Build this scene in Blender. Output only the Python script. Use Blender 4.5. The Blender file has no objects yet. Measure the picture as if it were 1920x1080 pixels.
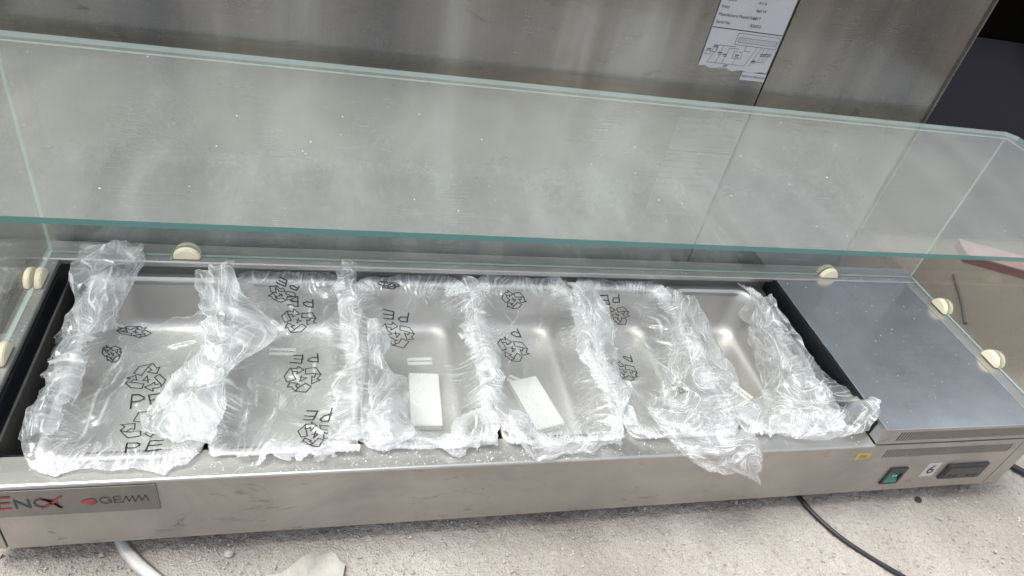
import bpy, bmesh, math, random
import numpy as np
from mathutils import Vector, Matrix

# ------------------------------------------------------------------ camera, light, exposure
SC = bpy.context.scene
COL = SC.collection
cam = bpy.data.cameras.new('camera'); cam_o = bpy.data.objects.new('camera', cam); COL.objects.link(cam_o)
cam_o.location = (0.40413, -0.52952, 0.85262)
cam_o.rotation_euler = (0.89381, -0.18634, -0.19492)
cam.sensor_width = 36.0; cam.lens = 24.753; cam.clip_start = 0.01; cam.clip_end = 400
SC.camera = cam_o

SUN_EL, SUN_AZ = 68.0, -80.0          # azimuth: degrees clockwise from +Y (towards the cabinet)
w = bpy.data.worlds.new('World'); SC.world = w; w.use_nodes = True
nt = w.node_tree; nt.nodes.clear()
sky = nt.nodes.new('ShaderNodeTexSky'); sky.sky_type = 'NISHITA'; sky.sun_disc = False
sky.sun_elevation = math.radians(SUN_EL); sky.sun_rotation = math.radians(SUN_AZ)
sky.air_density = 1.0; sky.dust_density = 3.0; sky.ozone_density = 1.0
hs = nt.nodes.new('ShaderNodeHueSaturation'); hs.inputs['Saturation'].default_value = 0.32
bg = nt.nodes.new('ShaderNodeBackground'); bg.inputs['Strength'].default_value = 0.15
wo = nt.nodes.new('ShaderNodeOutputWorld')
nt.links.new(sky.outputs[0], hs.inputs['Color']); nt.links.new(hs.outputs[0], bg.inputs[0]); nt.links.new(bg.outputs[0], wo.inputs[0])
sun = bpy.data.lights.new('sun', 'SUN'); sun.energy = 1.5; sun.angle = math.radians(24); sun.color = (1, 0.96, 0.91)
sun_o = bpy.data.objects.new('sun', sun); COL.objects.link(sun_o); sun_o.location = (-1, -1, 3)
a, e = math.radians(SUN_AZ), math.radians(SUN_EL)
sd = Vector((math.sin(a) * math.cos(e), math.cos(a) * math.cos(e), math.sin(e)))
sun_o.rotation_euler = sd.to_track_quat('Z', 'Y').to_euler()
SC.view_settings.view_transform = 'Standard'; SC.view_settings.look = 'None'
SC.view_settings.gamma = 1.0; SC.view_settings.use_curve_mapping = False
SC.view_settings.exposure = 1.1
SC.render.engine = 'CYCLES'
SC.cycles.transparent_max_bounces = 40; SC.cycles.max_bounces = 10; SC.cycles.use_denoising = True

rng = np.random.default_rng(7); random.seed(7)
H, HB, FLOOR = 0.121, 0.157, -0.035

# ------------------------------------------------------------------ materials
def newmat(name):
    m = bpy.data.materials.new(name); m.use_nodes = True
    n = m.node_tree; n.nodes.clear()
    return m, n, n.nodes, n.links
def N(nodes, t, **kw):
    x = nodes.new(t)
    for k, v in kw.items():
        if k in x.inputs: x.inputs[k].default_value = v
        else: setattr(x, k, v)
    return x
def ramp(nodes, stops):
    r = nodes.new('ShaderNodeValToRGB'); el = r.color_ramp.elements
    while len(el) < len(stops): el.new(0.5)
    for q, (p, c) in zip(el, stops):
        q.position = p; q.color = (c, c, c, 1) if isinstance(c, (int, float)) else (*c, 1)
    return r
def coords(nodes, links, scale=(1, 1, 1), rot=(0, 0, 0)):
    t = nodes.new('ShaderNodeTexCoord'); m = nodes.new('ShaderNodeMapping')
    m.inputs['Scale'].default_value = scale; m.inputs['Rotation'].default_value = rot
    links.new(t.outputs['Object'], m.inputs[0]); return m.outputs[0]
def plain(name, col, rough=0.5, metal=0.0, bump=0.0, bscale=300, vary=0.0, spec=0.5):
    m, n, nd, L = newmat(name)
    p = N(nd, 'ShaderNodeBsdfPrincipled', Roughness=rough, Metallic=metal); p.inputs['Base Color'].default_value = (*col, 1)
    p.inputs['Specular IOR Level'].default_value = spec
    o = nd.new('ShaderNodeOutputMaterial'); L.new(p.outputs[0], o.inputs[0])
    if bump or vary:
        v = coords(nd, L)
        t = N(nd, 'ShaderNodeTexNoise', Scale=bscale, Detail=4.0); L.new(v, t.inputs['Vector'])
        if bump:
            b = N(nd, 'ShaderNodeBump', Strength=bump, Distance=0.002); L.new(t.outputs[0], b.inputs['Height']); L.new(b.outputs[0], p.inputs['Normal'])
        if vary:
            t2 = N(nd, 'ShaderNodeTexNoise', Scale=bscale * 0.08, Detail=6.0); L.new(v, t2.inputs['Vector'])
            r = ramp(nd, [(0.3, tuple(c * (1 - vary) for c in col)), (0.7, tuple(min(1, c * (1 + vary)) for c in col))])
            L.new(t2.outputs[0], r.inputs[0]); L.new(r.outputs[0], p.inputs['Base Color'])
    return m

def steel(name, col=(0.6, 0.585, 0.56), rough=0.26, grain=(3, 900, 900), gb=0.05, smudge=0.35, dust=0.1, dustcol=(0.5, 0.46, 0.41), dents=0.0, streak=None, grime=0.0, fleck=2.5, low_reflection=0.0):
    """brushed stainless steel: grain bump, patchy roughness, greasy smudges and a film of builder's dust"""
    m, n, nd, L = newmat(name)
    o = nd.new('ShaderNodeOutputMaterial')
    p = N(nd, 'ShaderNodeBsdfPrincipled', Metallic=1.0, Roughness=rough)
    vg = coords(nd, L, grain); v1 = coords(nd, L)
    g = N(nd, 'ShaderNodeTexNoise', Scale=1.0, Detail=3.0); L.new(vg, g.inputs['Vector'])
    sm = N(nd, 'ShaderNodeTexNoise', Scale=7.0, Detail=7.0, Roughness=0.62, Distortion=0.6); L.new(v1, sm.inputs['Vector'])
    rr = ramp(nd, [(0.35, 0.0), (0.72, 1.0)]); L.new(sm.outputs[0], rr.inputs[0])
    ma = N(nd, 'ShaderNodeMath', operation='MULTIPLY_ADD'); ma.inputs[1].default_value = rough * smudge * 1.6; ma.inputs[2].default_value = rough * (1 - smudge * 0.4)
    L.new(rr.outputs[0], ma.inputs[0])
    gr = N(nd, 'ShaderNodeMath', operation='MULTIPLY_ADD'); gr.inputs[1].default_value = 0.14; L.new(g.outputs[0], gr.inputs[0]); L.new(ma.outputs[0], gr.inputs[2])
    L.new(gr.outputs[0], p.inputs['Roughness'])
    mx = N(nd, 'ShaderNodeMix', data_type='RGBA')
    mx.inputs[6].default_value = (*col, 1); mx.inputs[7].default_value = (*(c * (1 - smudge * 0.5) for c in col), 1)
    L.new(rr.outputs[0], mx.inputs[0]); base = mx.outputs[2]
    if streak:                                            # tarnish and soft vertical reflections painted into the sheet colour
        vs = coords(nd, L, streak)
        ts = N(nd, 'ShaderNodeTexNoise', Scale=1.0, Detail=5.0, Roughness=0.6); L.new(vs, ts.inputs['Vector'])
        rs = ramp(nd, [(0.32, (0.40, 0.40, 0.43)), (0.45, (0.72, 0.68, 0.63)), (0.54, (0.95, 0.89, 0.80)), (0.66, (1.65, 1.62, 1.56))]); L.new(ts.outputs[0], rs.inputs[0])
        mm = N(nd, 'ShaderNodeMix', data_type='RGBA', blend_type='MULTIPLY'); mm.inputs[0].default_value = 1.0
        L.new(base, mm.inputs[6]); L.new(rs.outputs[0], mm.inputs[7]); base = mm.outputs[2]
    if grime:                                             # dark scuffs and drips stuck to the sheet
        vq = coords(nd, L, (14, 14, 30))
        tq = N(nd, 'ShaderNodeTexNoise', Scale=1.0, Detail=8.0, Roughness=0.7, Distortion=1.5); L.new(vq, tq.inputs['Vector'])
        rq = ramp(nd, [(0.60, (1, 1, 1)), (0.70, (1 - grime, 1 - grime, 1 - grime))]); L.new(tq.outputs[0], rq.inputs[0])
        mq = N(nd, 'ShaderNodeMix', data_type='RGBA', blend_type='MULTIPLY'); mq.inputs[0].default_value = 1.0
        L.new(base, mq.inputs[6]); L.new(rq.outputs[0], mq.inputs[7]); base = mq.outputs[2]
    L.new(base, p.inputs['Base Color'])
    b = N(nd, 'ShaderNodeBump', Strength=gb, Distance=0.001); L.new(g.outputs[0], b.inputs['Height'])
    nrm = b.outputs[0]
    if dents:
        td = N(nd, 'ShaderNodeTexNoise', Scale=5.0, Detail=2.0); L.new(v1, td.inputs['Vector'])
        b2 = N(nd, 'ShaderNodeBump', Strength=dents, Distance=0.02); L.new(td.outputs[0], b2.inputs['Height']); L.new(nrm, b2.inputs['Normal']); nrm = b2.outputs[0]
    L.new(nrm, p.inputs['Normal'])
    d = N(nd, 'ShaderNodeBsdfDiffuse'); d.inputs[0].default_value = (*dustcol, 1)
    t1 = N(nd, 'ShaderNodeTexNoise', Scale=16.0, Detail=9.0, Roughness=0.72); L.new(v1, t1.inputs['Vector'])
    t2 = N(nd, 'ShaderNodeTexNoise', Scale=420.0, Detail=2.0); L.new(v1, t2.inputs['Vector'])
    r1 = ramp(nd, [(0.3, dust * 0.35), (0.75, dust * 1.8)]); L.new(t1.outputs[0], r1.inputs[0])
    r2 = ramp(nd, [(0.63, 0.0), (0.70, min(0.5, dust * fleck))]); L.new(t2.outputs[0], r2.inputs[0])
    ad = N(nd, 'ShaderNodeMath', operation='ADD', use_clamp=True); L.new(r1.outputs[0], ad.inputs[0]); L.new(r2.outputs[0], ad.inputs[1])
    if low_reflection:                                            # pale reflection painted low on the sheet, ragged upper border
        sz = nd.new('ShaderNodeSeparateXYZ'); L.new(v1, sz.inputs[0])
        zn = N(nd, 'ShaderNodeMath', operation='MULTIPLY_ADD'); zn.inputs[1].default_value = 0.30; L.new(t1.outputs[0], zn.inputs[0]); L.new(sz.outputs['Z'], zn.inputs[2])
        mz = N(nd, 'ShaderNodeMapRange', interpolation_type='SMOOTHSTEP'); mz.inputs['From Min'].default_value = 0.52; mz.inputs['From Max'].default_value = 0.36; mz.inputs['To Max'].default_value = low_reflection; L.new(zn.outputs[0], mz.inputs[0])
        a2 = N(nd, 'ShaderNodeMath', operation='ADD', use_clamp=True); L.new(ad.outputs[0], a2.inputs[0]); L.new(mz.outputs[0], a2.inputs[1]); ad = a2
    ms = nd.new('ShaderNodeMixShader'); L.new(ad.outputs[0], ms.inputs[0]); L.new(p.outputs[0], ms.inputs[1]); L.new(d.outputs[0], ms.inputs[2])
    L.new(ms.outputs[0], o.inputs[0])
    return m

def sheet_fresnel(nd, L, ior):
    # the sheets are not refracting, so the far face must see air -> glass as well
    g = nd.new('ShaderNodeNewGeometry'); m = N(nd, 'ShaderNodeMath', operation='MULTIPLY_ADD'); m.inputs[1].default_value = 1 / ior - ior; m.inputs[2].default_value = ior
    L.new(g.outputs['Backfacing'], m.inputs[0]); f = nd.new('ShaderNodeFresnel'); L.new(m.outputs[0], f.inputs['IOR']); return f
def glass_mat(name, dust):
    m, n, nd, L = newmat(name)
    o = nd.new('ShaderNodeOutputMaterial'); v = coords(nd, L)
    tr = nd.new('ShaderNodeBsdfTransparent'); tr.inputs[0].default_value = (0.95, 0.975, 0.965, 1)
    gl = N(nd, 'ShaderNodeBsdfGlossy', Roughness=0.0); gl.inputs[0].default_value = (1, 1, 1, 1)
    fr = sheet_fresnel(nd, L, 1.52)
    mx = nd.new('ShaderNodeMixShader'); L.new(fr.outputs[0], mx.inputs[0]); L.new(tr.outputs[0], mx.inputs[1]); L.new(gl.outputs[0], mx.inputs[2])
    d = N(nd, 'ShaderNodeBsdfDiffuse'); d.inputs[0].default_value = (0.78, 0.78, 0.74, 1)
    vw = coords(nd, L, (5.0, 2.2, 2.2), (0, 0, 0.25))       # wiped smears
    t1 = N(nd, 'ShaderNodeTexNoise', Scale=1.6, Detail=10.0, Roughness=0.66, Distortion=1.6); L.new(vw, t1.inputs['Vector'])
    r1 = ramp(nd, [(0.3, dust * 0.75), (0.52, dust * 0.95), (0.72, dust * 1.3)]); L.new(t1.outputs[0], r1.inputs[0])
    t2 = N(nd, 'ShaderNodeTexNoise', Scale=330.0, Detail=3.0); L.new(v, t2.inputs['Vector'])
    r2 = ramp(nd, [(0.62, 0.0), (0.74, 0.09)]); L.new(t2.outputs[0], r2.inputs[0])
    vsc = coords(nd, L, (40, 420, 420), (0, 0, 0.5))
    t3 = N(nd, 'ShaderNodeTexNoise', Scale=1.0, Detail=2.0); L.new(vsc, t3.inputs['Vector'])
    r3 = ramp(nd, [(0.72, 0.0), (0.80, 0.06)]); L.new(t3.outputs[0], r3.inputs[0])
    s1 = N(nd, 'ShaderNodeMath', operation='ADD'); L.new(r1.outputs[0], s1.inputs[0]); L.new(r2.outputs[0], s1.inputs[1])
    s2 = N(nd, 'ShaderNodeMath', operation='ADD', use_clamp=True); L.new(s1.outputs[0], s2.inputs[0]); L.new(r3.outputs[0], s2.inputs[1])
    m2 = nd.new('ShaderNodeMixShader'); L.new(s2.outputs[0], m2.inputs[0]); L.new(mx.outputs[0], m2.inputs[1]); L.new(d.outputs[0], m2.inputs[2])
    L.new(m2.outputs[0], o.inputs[0]); return m

def glass_edge_mat(name, col, fac, tint):
    m, n, nd, L = newmat(name)
    o = nd.new('ShaderNodeOutputMaterial')
    p = N(nd, 'ShaderNodeBsdfPrincipled', Roughness=0.18); p.inputs['Base Color'].default_value = (*col, 1)
    t = nd.new('ShaderNodeBsdfTransparent'); t.inputs[0].default_value = (*tint, 1)
    mx = nd.new('ShaderNodeMixShader'); mx.inputs[0].default_value = fac
    L.new(t.outputs[0], mx.inputs[1]); L.new(p.outputs[0], mx.inputs[2]); L.new(mx.outputs[0], o.inputs[0]); return m

def film_mat():
    m, n, nd, L = newmat('clear polyethylene film')
    o = nd.new('ShaderNodeOutputMaterial')
    tr = nd.new('ShaderNodeBsdfTransparent'); tr.inputs[0].default_value = (0.985, 0.985, 0.985, 1)
    gl = N(nd, 'ShaderNodeBsdfGlossy', Roughness=0.21); gl.inputs[0].default_value = (1, 1, 1, 1)
    fr = sheet_fresnel(nd, L, 1.52)
    f2 = N(nd, 'ShaderNodeMath', operation='MULTIPLY', use_clamp=True); f2.inputs[1].default_value = 2.1; L.new(fr.outputs[0], f2.inputs[0])
    mx = nd.new('ShaderNodeMixShader'); L.new(f2.outputs[0], mx.inputs[0]); L.new(tr.outputs[0], mx.inputs[1]); L.new(gl.outputs[0], mx.inputs[2])
    d = N(nd, 'ShaderNodeBsdfDiffuse'); d.inputs[0].default_value = (0.9, 0.905, 0.91, 1)
    tl = nd.new('ShaderNodeBsdfTranslucent'); tl.inputs[0].default_value = (0.9, 0.905, 0.91, 1)
    dm = nd.new('ShaderNodeMixShader'); dm.inputs[0].default_value = 0.4; L.new(d.outputs[0], dm.inputs[1]); L.new(tl.outputs[0], dm.inputs[2])
    at = N(nd, 'ShaderNodeAttribute', attribute_name='milky')
    ma = N(nd, 'ShaderNodeMath', operation='MULTIPLY_ADD', use_clamp=True); ma.inputs[1].default_value = 1.45; ma.inputs[2].default_value = 0.035
    L.new(at.outputs['Fac'], ma.inputs[0])
    m2 = nd.new('ShaderNodeMixShader'); L.new(ma.outputs[0], m2.inputs[0]); L.new(mx.outputs[0], m2.inputs[1]); L.new(dm.outputs[0], m2.inputs[2])
    L.new(m2.outputs[0], o.inputs[0]); return m

def concrete_mat():
    m, n, nd, L = newmat('rough dusty concrete')
    o = nd.new('ShaderNodeOutputMaterial'); p = N(nd, 'ShaderNodeBsdfPrincipled', Roughness=0.95); p.inputs['Specular IOR Level'].default_value = 0.15
    v = coords(nd, L)
    t1 = N(nd, 'ShaderNodeTexNoise', Scale=3.0, Detail=8.0, Roughness=0.6); L.new(v, t1.inputs['Vector'])
    r1 = ramp(nd, [(0.32, (0.28, 0.252, 0.222)), (0.66, (0.43, 0.40, 0.362))]); L.new(t1.outputs[0], r1.inputs[0])
    # brown tone and shade behind the compressor end painted into the floor, ragged border
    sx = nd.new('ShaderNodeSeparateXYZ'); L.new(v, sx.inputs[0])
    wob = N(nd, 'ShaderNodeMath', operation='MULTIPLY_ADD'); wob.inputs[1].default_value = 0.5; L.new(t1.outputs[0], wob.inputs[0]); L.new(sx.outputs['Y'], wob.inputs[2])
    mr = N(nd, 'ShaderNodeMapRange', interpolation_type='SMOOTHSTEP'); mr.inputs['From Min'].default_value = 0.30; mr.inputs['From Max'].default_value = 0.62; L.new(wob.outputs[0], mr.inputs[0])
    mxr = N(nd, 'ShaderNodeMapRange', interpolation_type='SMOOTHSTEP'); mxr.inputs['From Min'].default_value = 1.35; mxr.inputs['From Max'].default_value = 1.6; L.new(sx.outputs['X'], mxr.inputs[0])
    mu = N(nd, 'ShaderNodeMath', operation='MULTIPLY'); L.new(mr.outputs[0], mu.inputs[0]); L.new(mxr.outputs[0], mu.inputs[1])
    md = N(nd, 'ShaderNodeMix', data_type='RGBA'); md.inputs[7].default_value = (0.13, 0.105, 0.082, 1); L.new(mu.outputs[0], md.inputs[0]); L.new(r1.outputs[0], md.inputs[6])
    # unseen darker ground with pale patches, added in front for the cabinet to reflect
    tp = N(nd, 'ShaderNodeTexNoise', Scale=1.1, Detail=3.0); L.new(v, tp.inputs['Vector'])
    rp = ramp(nd, [(0.5, (0.05, 0.048, 0.046)), (0.6, (0.42, 0.37, 0.30))]); L.new(tp.outputs[0], rp.inputs[0])
    my = N(nd, 'ShaderNodeMapRange', interpolation_type='SMOOTHSTEP'); my.inputs['From Min'].default_value = -0.62; my.inputs['From Max'].default_value = -0.85; L.new(sx.outputs['Y'], my.inputs[0])
    me_ = N(nd, 'ShaderNodeMix', data_type='RGBA'); L.new(my.outputs[0], me_.inputs[0]); L.new(md.outputs[2], me_.inputs[6]); L.new(rp.outputs[0], me_.inputs[7])
    vk = coords(nd, L, (1.0, 1.0, 1.0))
    t2 = N(nd, 'ShaderNodeTexNoise', Scale=330.0, Detail=2.0, Roughness=0.5); L.new(vk, t2.inputs['Vector'])
    t3 = N(nd, 'ShaderNodeTexNoise', Scale=120.0, Detail=3.0, Roughness=0.6); L.new(vk, t3.inputs['Vector'])
    r2 = ramp(nd, [(0.28, (0.72, 0.70, 0.68)), (0.42, (0.97, 0.97, 0.97)), (0.6, (1.02, 1.02, 1.02)), (0.72, (1.12, 1.12, 1.12))]); L.new(t2.outputs[0], r2.inputs[0])
    mm = N(nd, 'ShaderNodeMix', data_type='RGBA', blend_type='MULTIPLY'); mm.inputs[0].default_value = 0.8
    L.new(me_.outputs[2], mm.inputs[6]); L.new(r2.outputs[0], mm.inputs[7]); L.new(mm.outputs[2], p.inputs['Base Color'])
    hh = N(nd, 'ShaderNodeMath', operation='ADD'); L.new(t2.outputs[0], hh.inputs[0]); L.new(t3.outputs[0], hh.inputs[1])
    b = N(nd, 'ShaderNodeBump', Strength=0.75, Distance=0.005); L.new(hh.outputs[0], b.inputs['Height']); L.new(b.outputs[0], p.inputs['Normal'])
    L.new(p.outputs[0], o.inputs[0]); return m

M = {}
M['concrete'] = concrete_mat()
M['steel_front'] = steel('brushed steel, dusty front', (0.47, 0.45, 0.43), 0.31, (6, 900, 900), 0.06, 0.55, 0.24, (0.34, 0.315, 0.285), grime=0.55, fleck=2.0)
M['steel_rail'] = steel('brushed steel rail', (0.45, 0.45, 0.44), 0.27, (6, 900, 900), 0.05, 0.4, 0.2, (0.45, 0.43, 0.4))
M['steel_lid'] = steel('polished steel lid', (0.64, 0.65, 0.675), 0.12, (6, 700, 700), 0.004, 0.6, 0.09, (0.46, 0.46, 0.46), fleck=0.3)
M['steel_pan'] = steel('satin steel pan', (0.64, 0.625, 0.61), 0.42, (500, 500, 500), 0.01, 0.15, 0.03)
M['steel_cabinet'] = steel('weathered cabinet steel', (0.29, 0.292, 0.297), 0.14, (6, 900, 900), 0.08, 0.5, 0.12, (0.3, 0.295, 0.285), 0.05, (4.5, 4.5, 0.35), grime=0.4, fleck=1.2, low_reflection=0.45)
M['liner'] = plain('black well liner', (0.008, 0.009, 0.012), 0.4, spec=0.25)
M['dark'] = plain('dark interior', (0.01, 0.009, 0.008), 0.9)
M['glass_shelf'] = glass_mat('dusty shelf glass', 0.08); M['glass'] = glass_mat('clear pane glass', 0.018); M['glass_edge'] = glass_edge_mat('green glass edge', (0.11, 0.27, 0.245), 0.72, (0.35, 0.66, 0.6)); M['pane_edge'] = glass_edge_mat('pale glass edge', (0.55, 0.66, 0.62), 0.55, (0.8, 0.92, 0.88)); M['film'] = film_mat()
M['clip'] = plain('yellowed cream plastic', (0.74, 0.67, 0.50), 0.4, vary=0.12, bscale=200)
M['white_card'] = plain('white card', (0.86, 0.855, 0.84), 0.7, vary=0.015, bscale=300)
M['paper'] = plain('white paper label', (0.36, 0.365, 0.38), 0.6, vary=0.06, bscale=90)
M['paper_edge'] = plain('white sticker', (0.80, 0.79, 0.77), 0.6); M['old_sticker'] = plain('dusty old sticker', (0.46, 0.44, 0.41), 0.7, vary=0.1)
M['ink'] = plain('black ink', (0.012, 0.012, 0.014), 0.5)
M['ink_grey'] = plain('grey ink', (0.05, 0.05, 0.055), 0.7)
M['red'] = plain('faded red print', (0.27, 0.05, 0.05), 0.6, vary=0.5, bscale=900)
M['plate'] = steel('etched nameplate', (0.31, 0.31, 0.29), 0.36, (6, 900, 900), 0.05, 0.5, 0.25, (0.17, 0.165, 0.15))
M['rubber'] = plain('black rubber', (0.012, 0.012, 0.013), 0.42, bump=0.15, bscale=400)
M['black_plastic'] = plain('dusty black plastic', (0.025, 0.025, 0.027), 0.45, vary=0.5, bscale=600)
M['green_plastic'] = plain('green switch rocker', (0.015, 0.16, 0.13), 0.25)
M['yellow'] = plain('faded yellow sticker', (0.50, 0.42, 0.08), 0.6, vary=0.15, bscale=900)
M['display'] = plain('dusty thermostat display', (0.03, 0.031, 0.034), 0.3, vary=0.55, bscale=500)
M['strip'] = plain('dirty white plastic strip', (0.52, 0.515, 0.49), 0.45, vary=0.2, bscale=300)
M['rag'] = plain('dusty torn paper', (0.36, 0.35, 0.31), 0.85, bump=0.4, bscale=250, vary=0.25)
M['stone'] = plain('grey stone', (0.40, 0.365, 0.325), 0.9, bump=0.4, vary=0.3)
M['stone_dark'] = plain('dark stone', (0.04, 0.03, 0.025), 0.9, vary=0.3)
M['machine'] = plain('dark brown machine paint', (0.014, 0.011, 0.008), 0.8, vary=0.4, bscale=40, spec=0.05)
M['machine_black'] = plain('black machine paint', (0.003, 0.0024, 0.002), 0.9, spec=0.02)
M['machine_grey'] = plain('dark grey machine skirt', (0.012, 0.012, 0.015), 0.8, spec=0.05)
M['orange'] = plain('orange plastic', (0.35, 0.08, 0.02), 0.5)
M['pink'] = plain('dull pink board', (0.24, 0.145, 0.135), 0.7, vary=0.15)
M['red_board'] = plain('dark red board edge', (0.16, 0.04, 0.035), 0.7)
M['fleck'] = plain('white plaster dust', (0.85, 0.84, 0.82), 0.9)

# ------------------------------------------------------------------ helpers
def obj(name, me, mats, parent=None, smooth=False):
    if isinstance(me, bmesh.types.BMesh):
        bm = me; me = bpy.data.meshes.new(name); bm.normal_update(); bm.to_mesh(me); bm.free()
    o = bpy.data.objects.new(name, me); COL.objects.link(o)
    if len(me.materials) == 0:
        for m in (mats if isinstance(mats, (list, tuple)) else [mats]): me.materials.append(M[m] if isinstance(m, str) else m)
    if smooth:
        me.polygons.foreach_set('use_smooth', [True] * len(me.polygons))
    if parent: o.parent = parent
    return o
def tag(o, label, cat=None, group=None, kind=None):
    if label: o['label'] = label
    if cat: o['category'] = cat
    if group: o['group'] = group
    if kind: o['kind'] = kind
    return o
def thing(name, label, cat, loc=(0, 0, 0), rz=0, group=None):
    o = bpy.data.objects.new(name, None); COL.objects.link(o); o.location = loc; o.rotation_euler = (0, 0, rz); o.empty_display_size = 0.05
    return tag(o, label, cat, group)
def box(bm, x0, x1, y0, y1, z0, z1, bevel=0.0, mi=0, segs=2):
    r = bmesh.ops.create_cube(bm, size=1.0)
    for v in r['verts']:
        v.co = Vector(((x0 + x1) / 2 + v.co.x * (x1 - x0), (y0 + y1) / 2 + v.co.y * (y1 - y0), (z0 + z1) / 2 + v.co.z * (z1 - z0)))
    fs = list({f for v in r['verts'] for f in v.link_faces})
    for f in fs: f.material_index = mi
    if bevel:
        bmesh.ops.bevel(bm, geom=list({e for f in fs for e in f.edges}), offset=bevel, segments=segs, affect='EDGES', profile=0.6)
    return fs
def mbox(*a, **k):
    bm = bmesh.new(); box(bm, *a, **k); return bm
def mesh_np(name, V, F):
    me = bpy.data.meshes.new(name); V = np.asarray(V, dtype=np.float32); F = np.asarray(F, dtype=np.int32)
    me.vertices.add(len(V)); me.vertices.foreach_set('co', V.ravel())
    k = F.shape[1]
    me.loops.add(F.size); me.loops.foreach_set('vertex_index', F.ravel())
    me.polygons.add(len(F)); me.polygons.foreach_set('loop_start', np.arange(0, F.size, k, dtype=np.int32))
    me.update(calc_edges=True); me.validate(); return me
def grid_faces(n, m, keep=None):
    i = np.arange(n * m).reshape(n, m)
    F = np.stack([i[:-1, :-1], i[1:, :-1], i[1:, 1:], i[:-1, 1:]], -1)
    if keep is not None:
        k = keep[:-1, :-1] & keep[1:, :-1] & keep[1:, 1:] & keep[:-1, 1:]
        return F[k]
    return F.reshape(-1, 4)
def plate(us, vs, holes, t, ymap):
    """sheet with cut openings: us, vs cut lines; holes = list of (u0,u1,v0,v1); ymap(u,v,d)->xyz"""
    us = sorted(set(np.round(us, 6))); vs = sorted(set(np.round(vs, 6)))
    bm = bmesh.new(); cache = {}
    def V(i, j, d):
        k = (i, j, d)
        if k not in cache: cache[k] = bm.verts.new(ymap(us[i], vs[j], d))
        return cache[k]
    nu, nv = len(us) - 1, len(vs) - 1
    solid = [[not any(h[0] < (us[i] + us[i + 1]) / 2 < h[1] and h[2] < (vs[j] + vs[j + 1]) / 2 < h[3] for h in holes) for j in range(nv)] for i in range(nu)]
    S = lambda i, j: 0 <= i < nu and 0 <= j < nv and solid[i][j]
    for i in range(nu):
        for j in range(nv):
            if not solid[i][j]: continue
            bm.faces.new((V(i, j, 0), V(i + 1, j, 0), V(i + 1, j + 1, 0), V(i, j + 1, 0)))
            bm.faces.new((V(i, j, t), V(i, j + 1, t), V(i + 1, j + 1, t), V(i + 1, j, t)))
            if not S(i - 1, j): bm.faces.new((V(i, j, 0), V(i, j + 1, 0), V(i, j + 1, t), V(i, j, t)))
            if not S(i + 1, j): bm.faces.new((V(i + 1, j, 0), V(i + 1, j, t), V(i + 1, j + 1, t), V(i + 1, j + 1, 0)))
            if not S(i, j - 1): bm.faces.new((V(i, j, 0), V(i, j, t), V(i + 1, j, t), V(i + 1, j, 0)))
            if not S(i, j + 1): bm.faces.new((V(i, j + 1, 0), V(i + 1, j + 1, 0), V(i + 1, j + 1, t), V(i, j + 1, t)))
    return bm
def tube(path, r, seg=10):
    P = [Vector(p) for p in path]; V = []; F = []
    # Catmull-Rom smoothing
    Q = []
    for i in range(len(P) - 1):
        p0, p1, p2, p3 = P[max(i - 1, 0)], P[i], P[i + 1], P[min(i + 2, len(P) - 1)]
        for s in range(8):
            t = s / 8; Q.append(0.5 * ((2 * p1) + (p2 - p0) * t + (2 * p0 - 5 * p1 + 4 * p2 - p3) * t * t + (3 * p1 - p0 - 3 * p2 + p3) * t ** 3))
    Q.append(P[-1])
    for i, q in enumerate(Q):
        d = (Q[min(i + 1, len(Q) - 1)] - Q[max(i - 1, 0)]).normalized()
        a = d.cross(Vector((0, 0, 1))).normalized() if abs(d.z) < 0.95 else Vector((1, 0, 0)); b = d.cross(a)
        for k in range(seg):
            t = 2 * math.pi * k / seg; V.append(q + (a * math.cos(t) + b * math.sin(t)) * r)
    for i in range(len(Q) - 1):
        for k in range(seg):
            F.append((i * seg + k, i * seg + (k + 1) % seg, (i + 1) * seg + (k + 1) % seg, (i + 1) * seg + k))
    me = bpy.data.meshes.new('tube'); me.from_pydata([tuple(v) for v in V], [], F); return me
def text_mesh(s, size, align='CENTER', extrude=0.0, shear=0.0, space=1.0):
    c = bpy.data.curves.new('t', 'FONT'); c.body = s; c.size = size; c.align_x = align; c.align_y = 'CENTER'; c.resolution_u = 3
    c.shear = shear; c.extrude = extrude; c.space_character = space
    o = bpy.data.objects.new('t', c); COL.objects.link(o)
    bpy.context.view_layer.update()
    me = bpy.data.meshes.new_from_object(o.evaluated_get(bpy.context.evaluated_depsgraph_get()))
    bpy.data.objects.remove(o); bpy.data.curves.remove(c)
    me.materials.clear(); return me
def ribbon(bm, pts, wd, closed=False, fn=None, step=0.003):
    """flat stroke along 2-D points; fn maps (x,y)->(x,y,z)"""
    P = [Vector((p[0], p[1])) for p in pts]
    segs = list(zip(P, P[1:] + P[:1])) if closed else list(zip(P[:-1], P[1:]))
    for p, q in segs:
        d = q - p; l = d.length
        if l < 1e-6: continue
        d /= l; nrm = Vector((-d.y, d.x)) * wd / 2; n = max(1, int(l / step)); p2 = p - d * wd * 0.4; l2 = l + wd * 0.8
        prev = None
        for i in range(n + 1):
            c = p2 + d * l2 * i / n
            a, b = c + nrm, c - nrm
            va, vb = bm.verts.new(fn(a.x, a.y)), bm.verts.new(fn(b.x, b.y))
            if prev: bm.faces.new((prev[0], prev[1], vb, va))
            prev = (va, vb)

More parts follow.
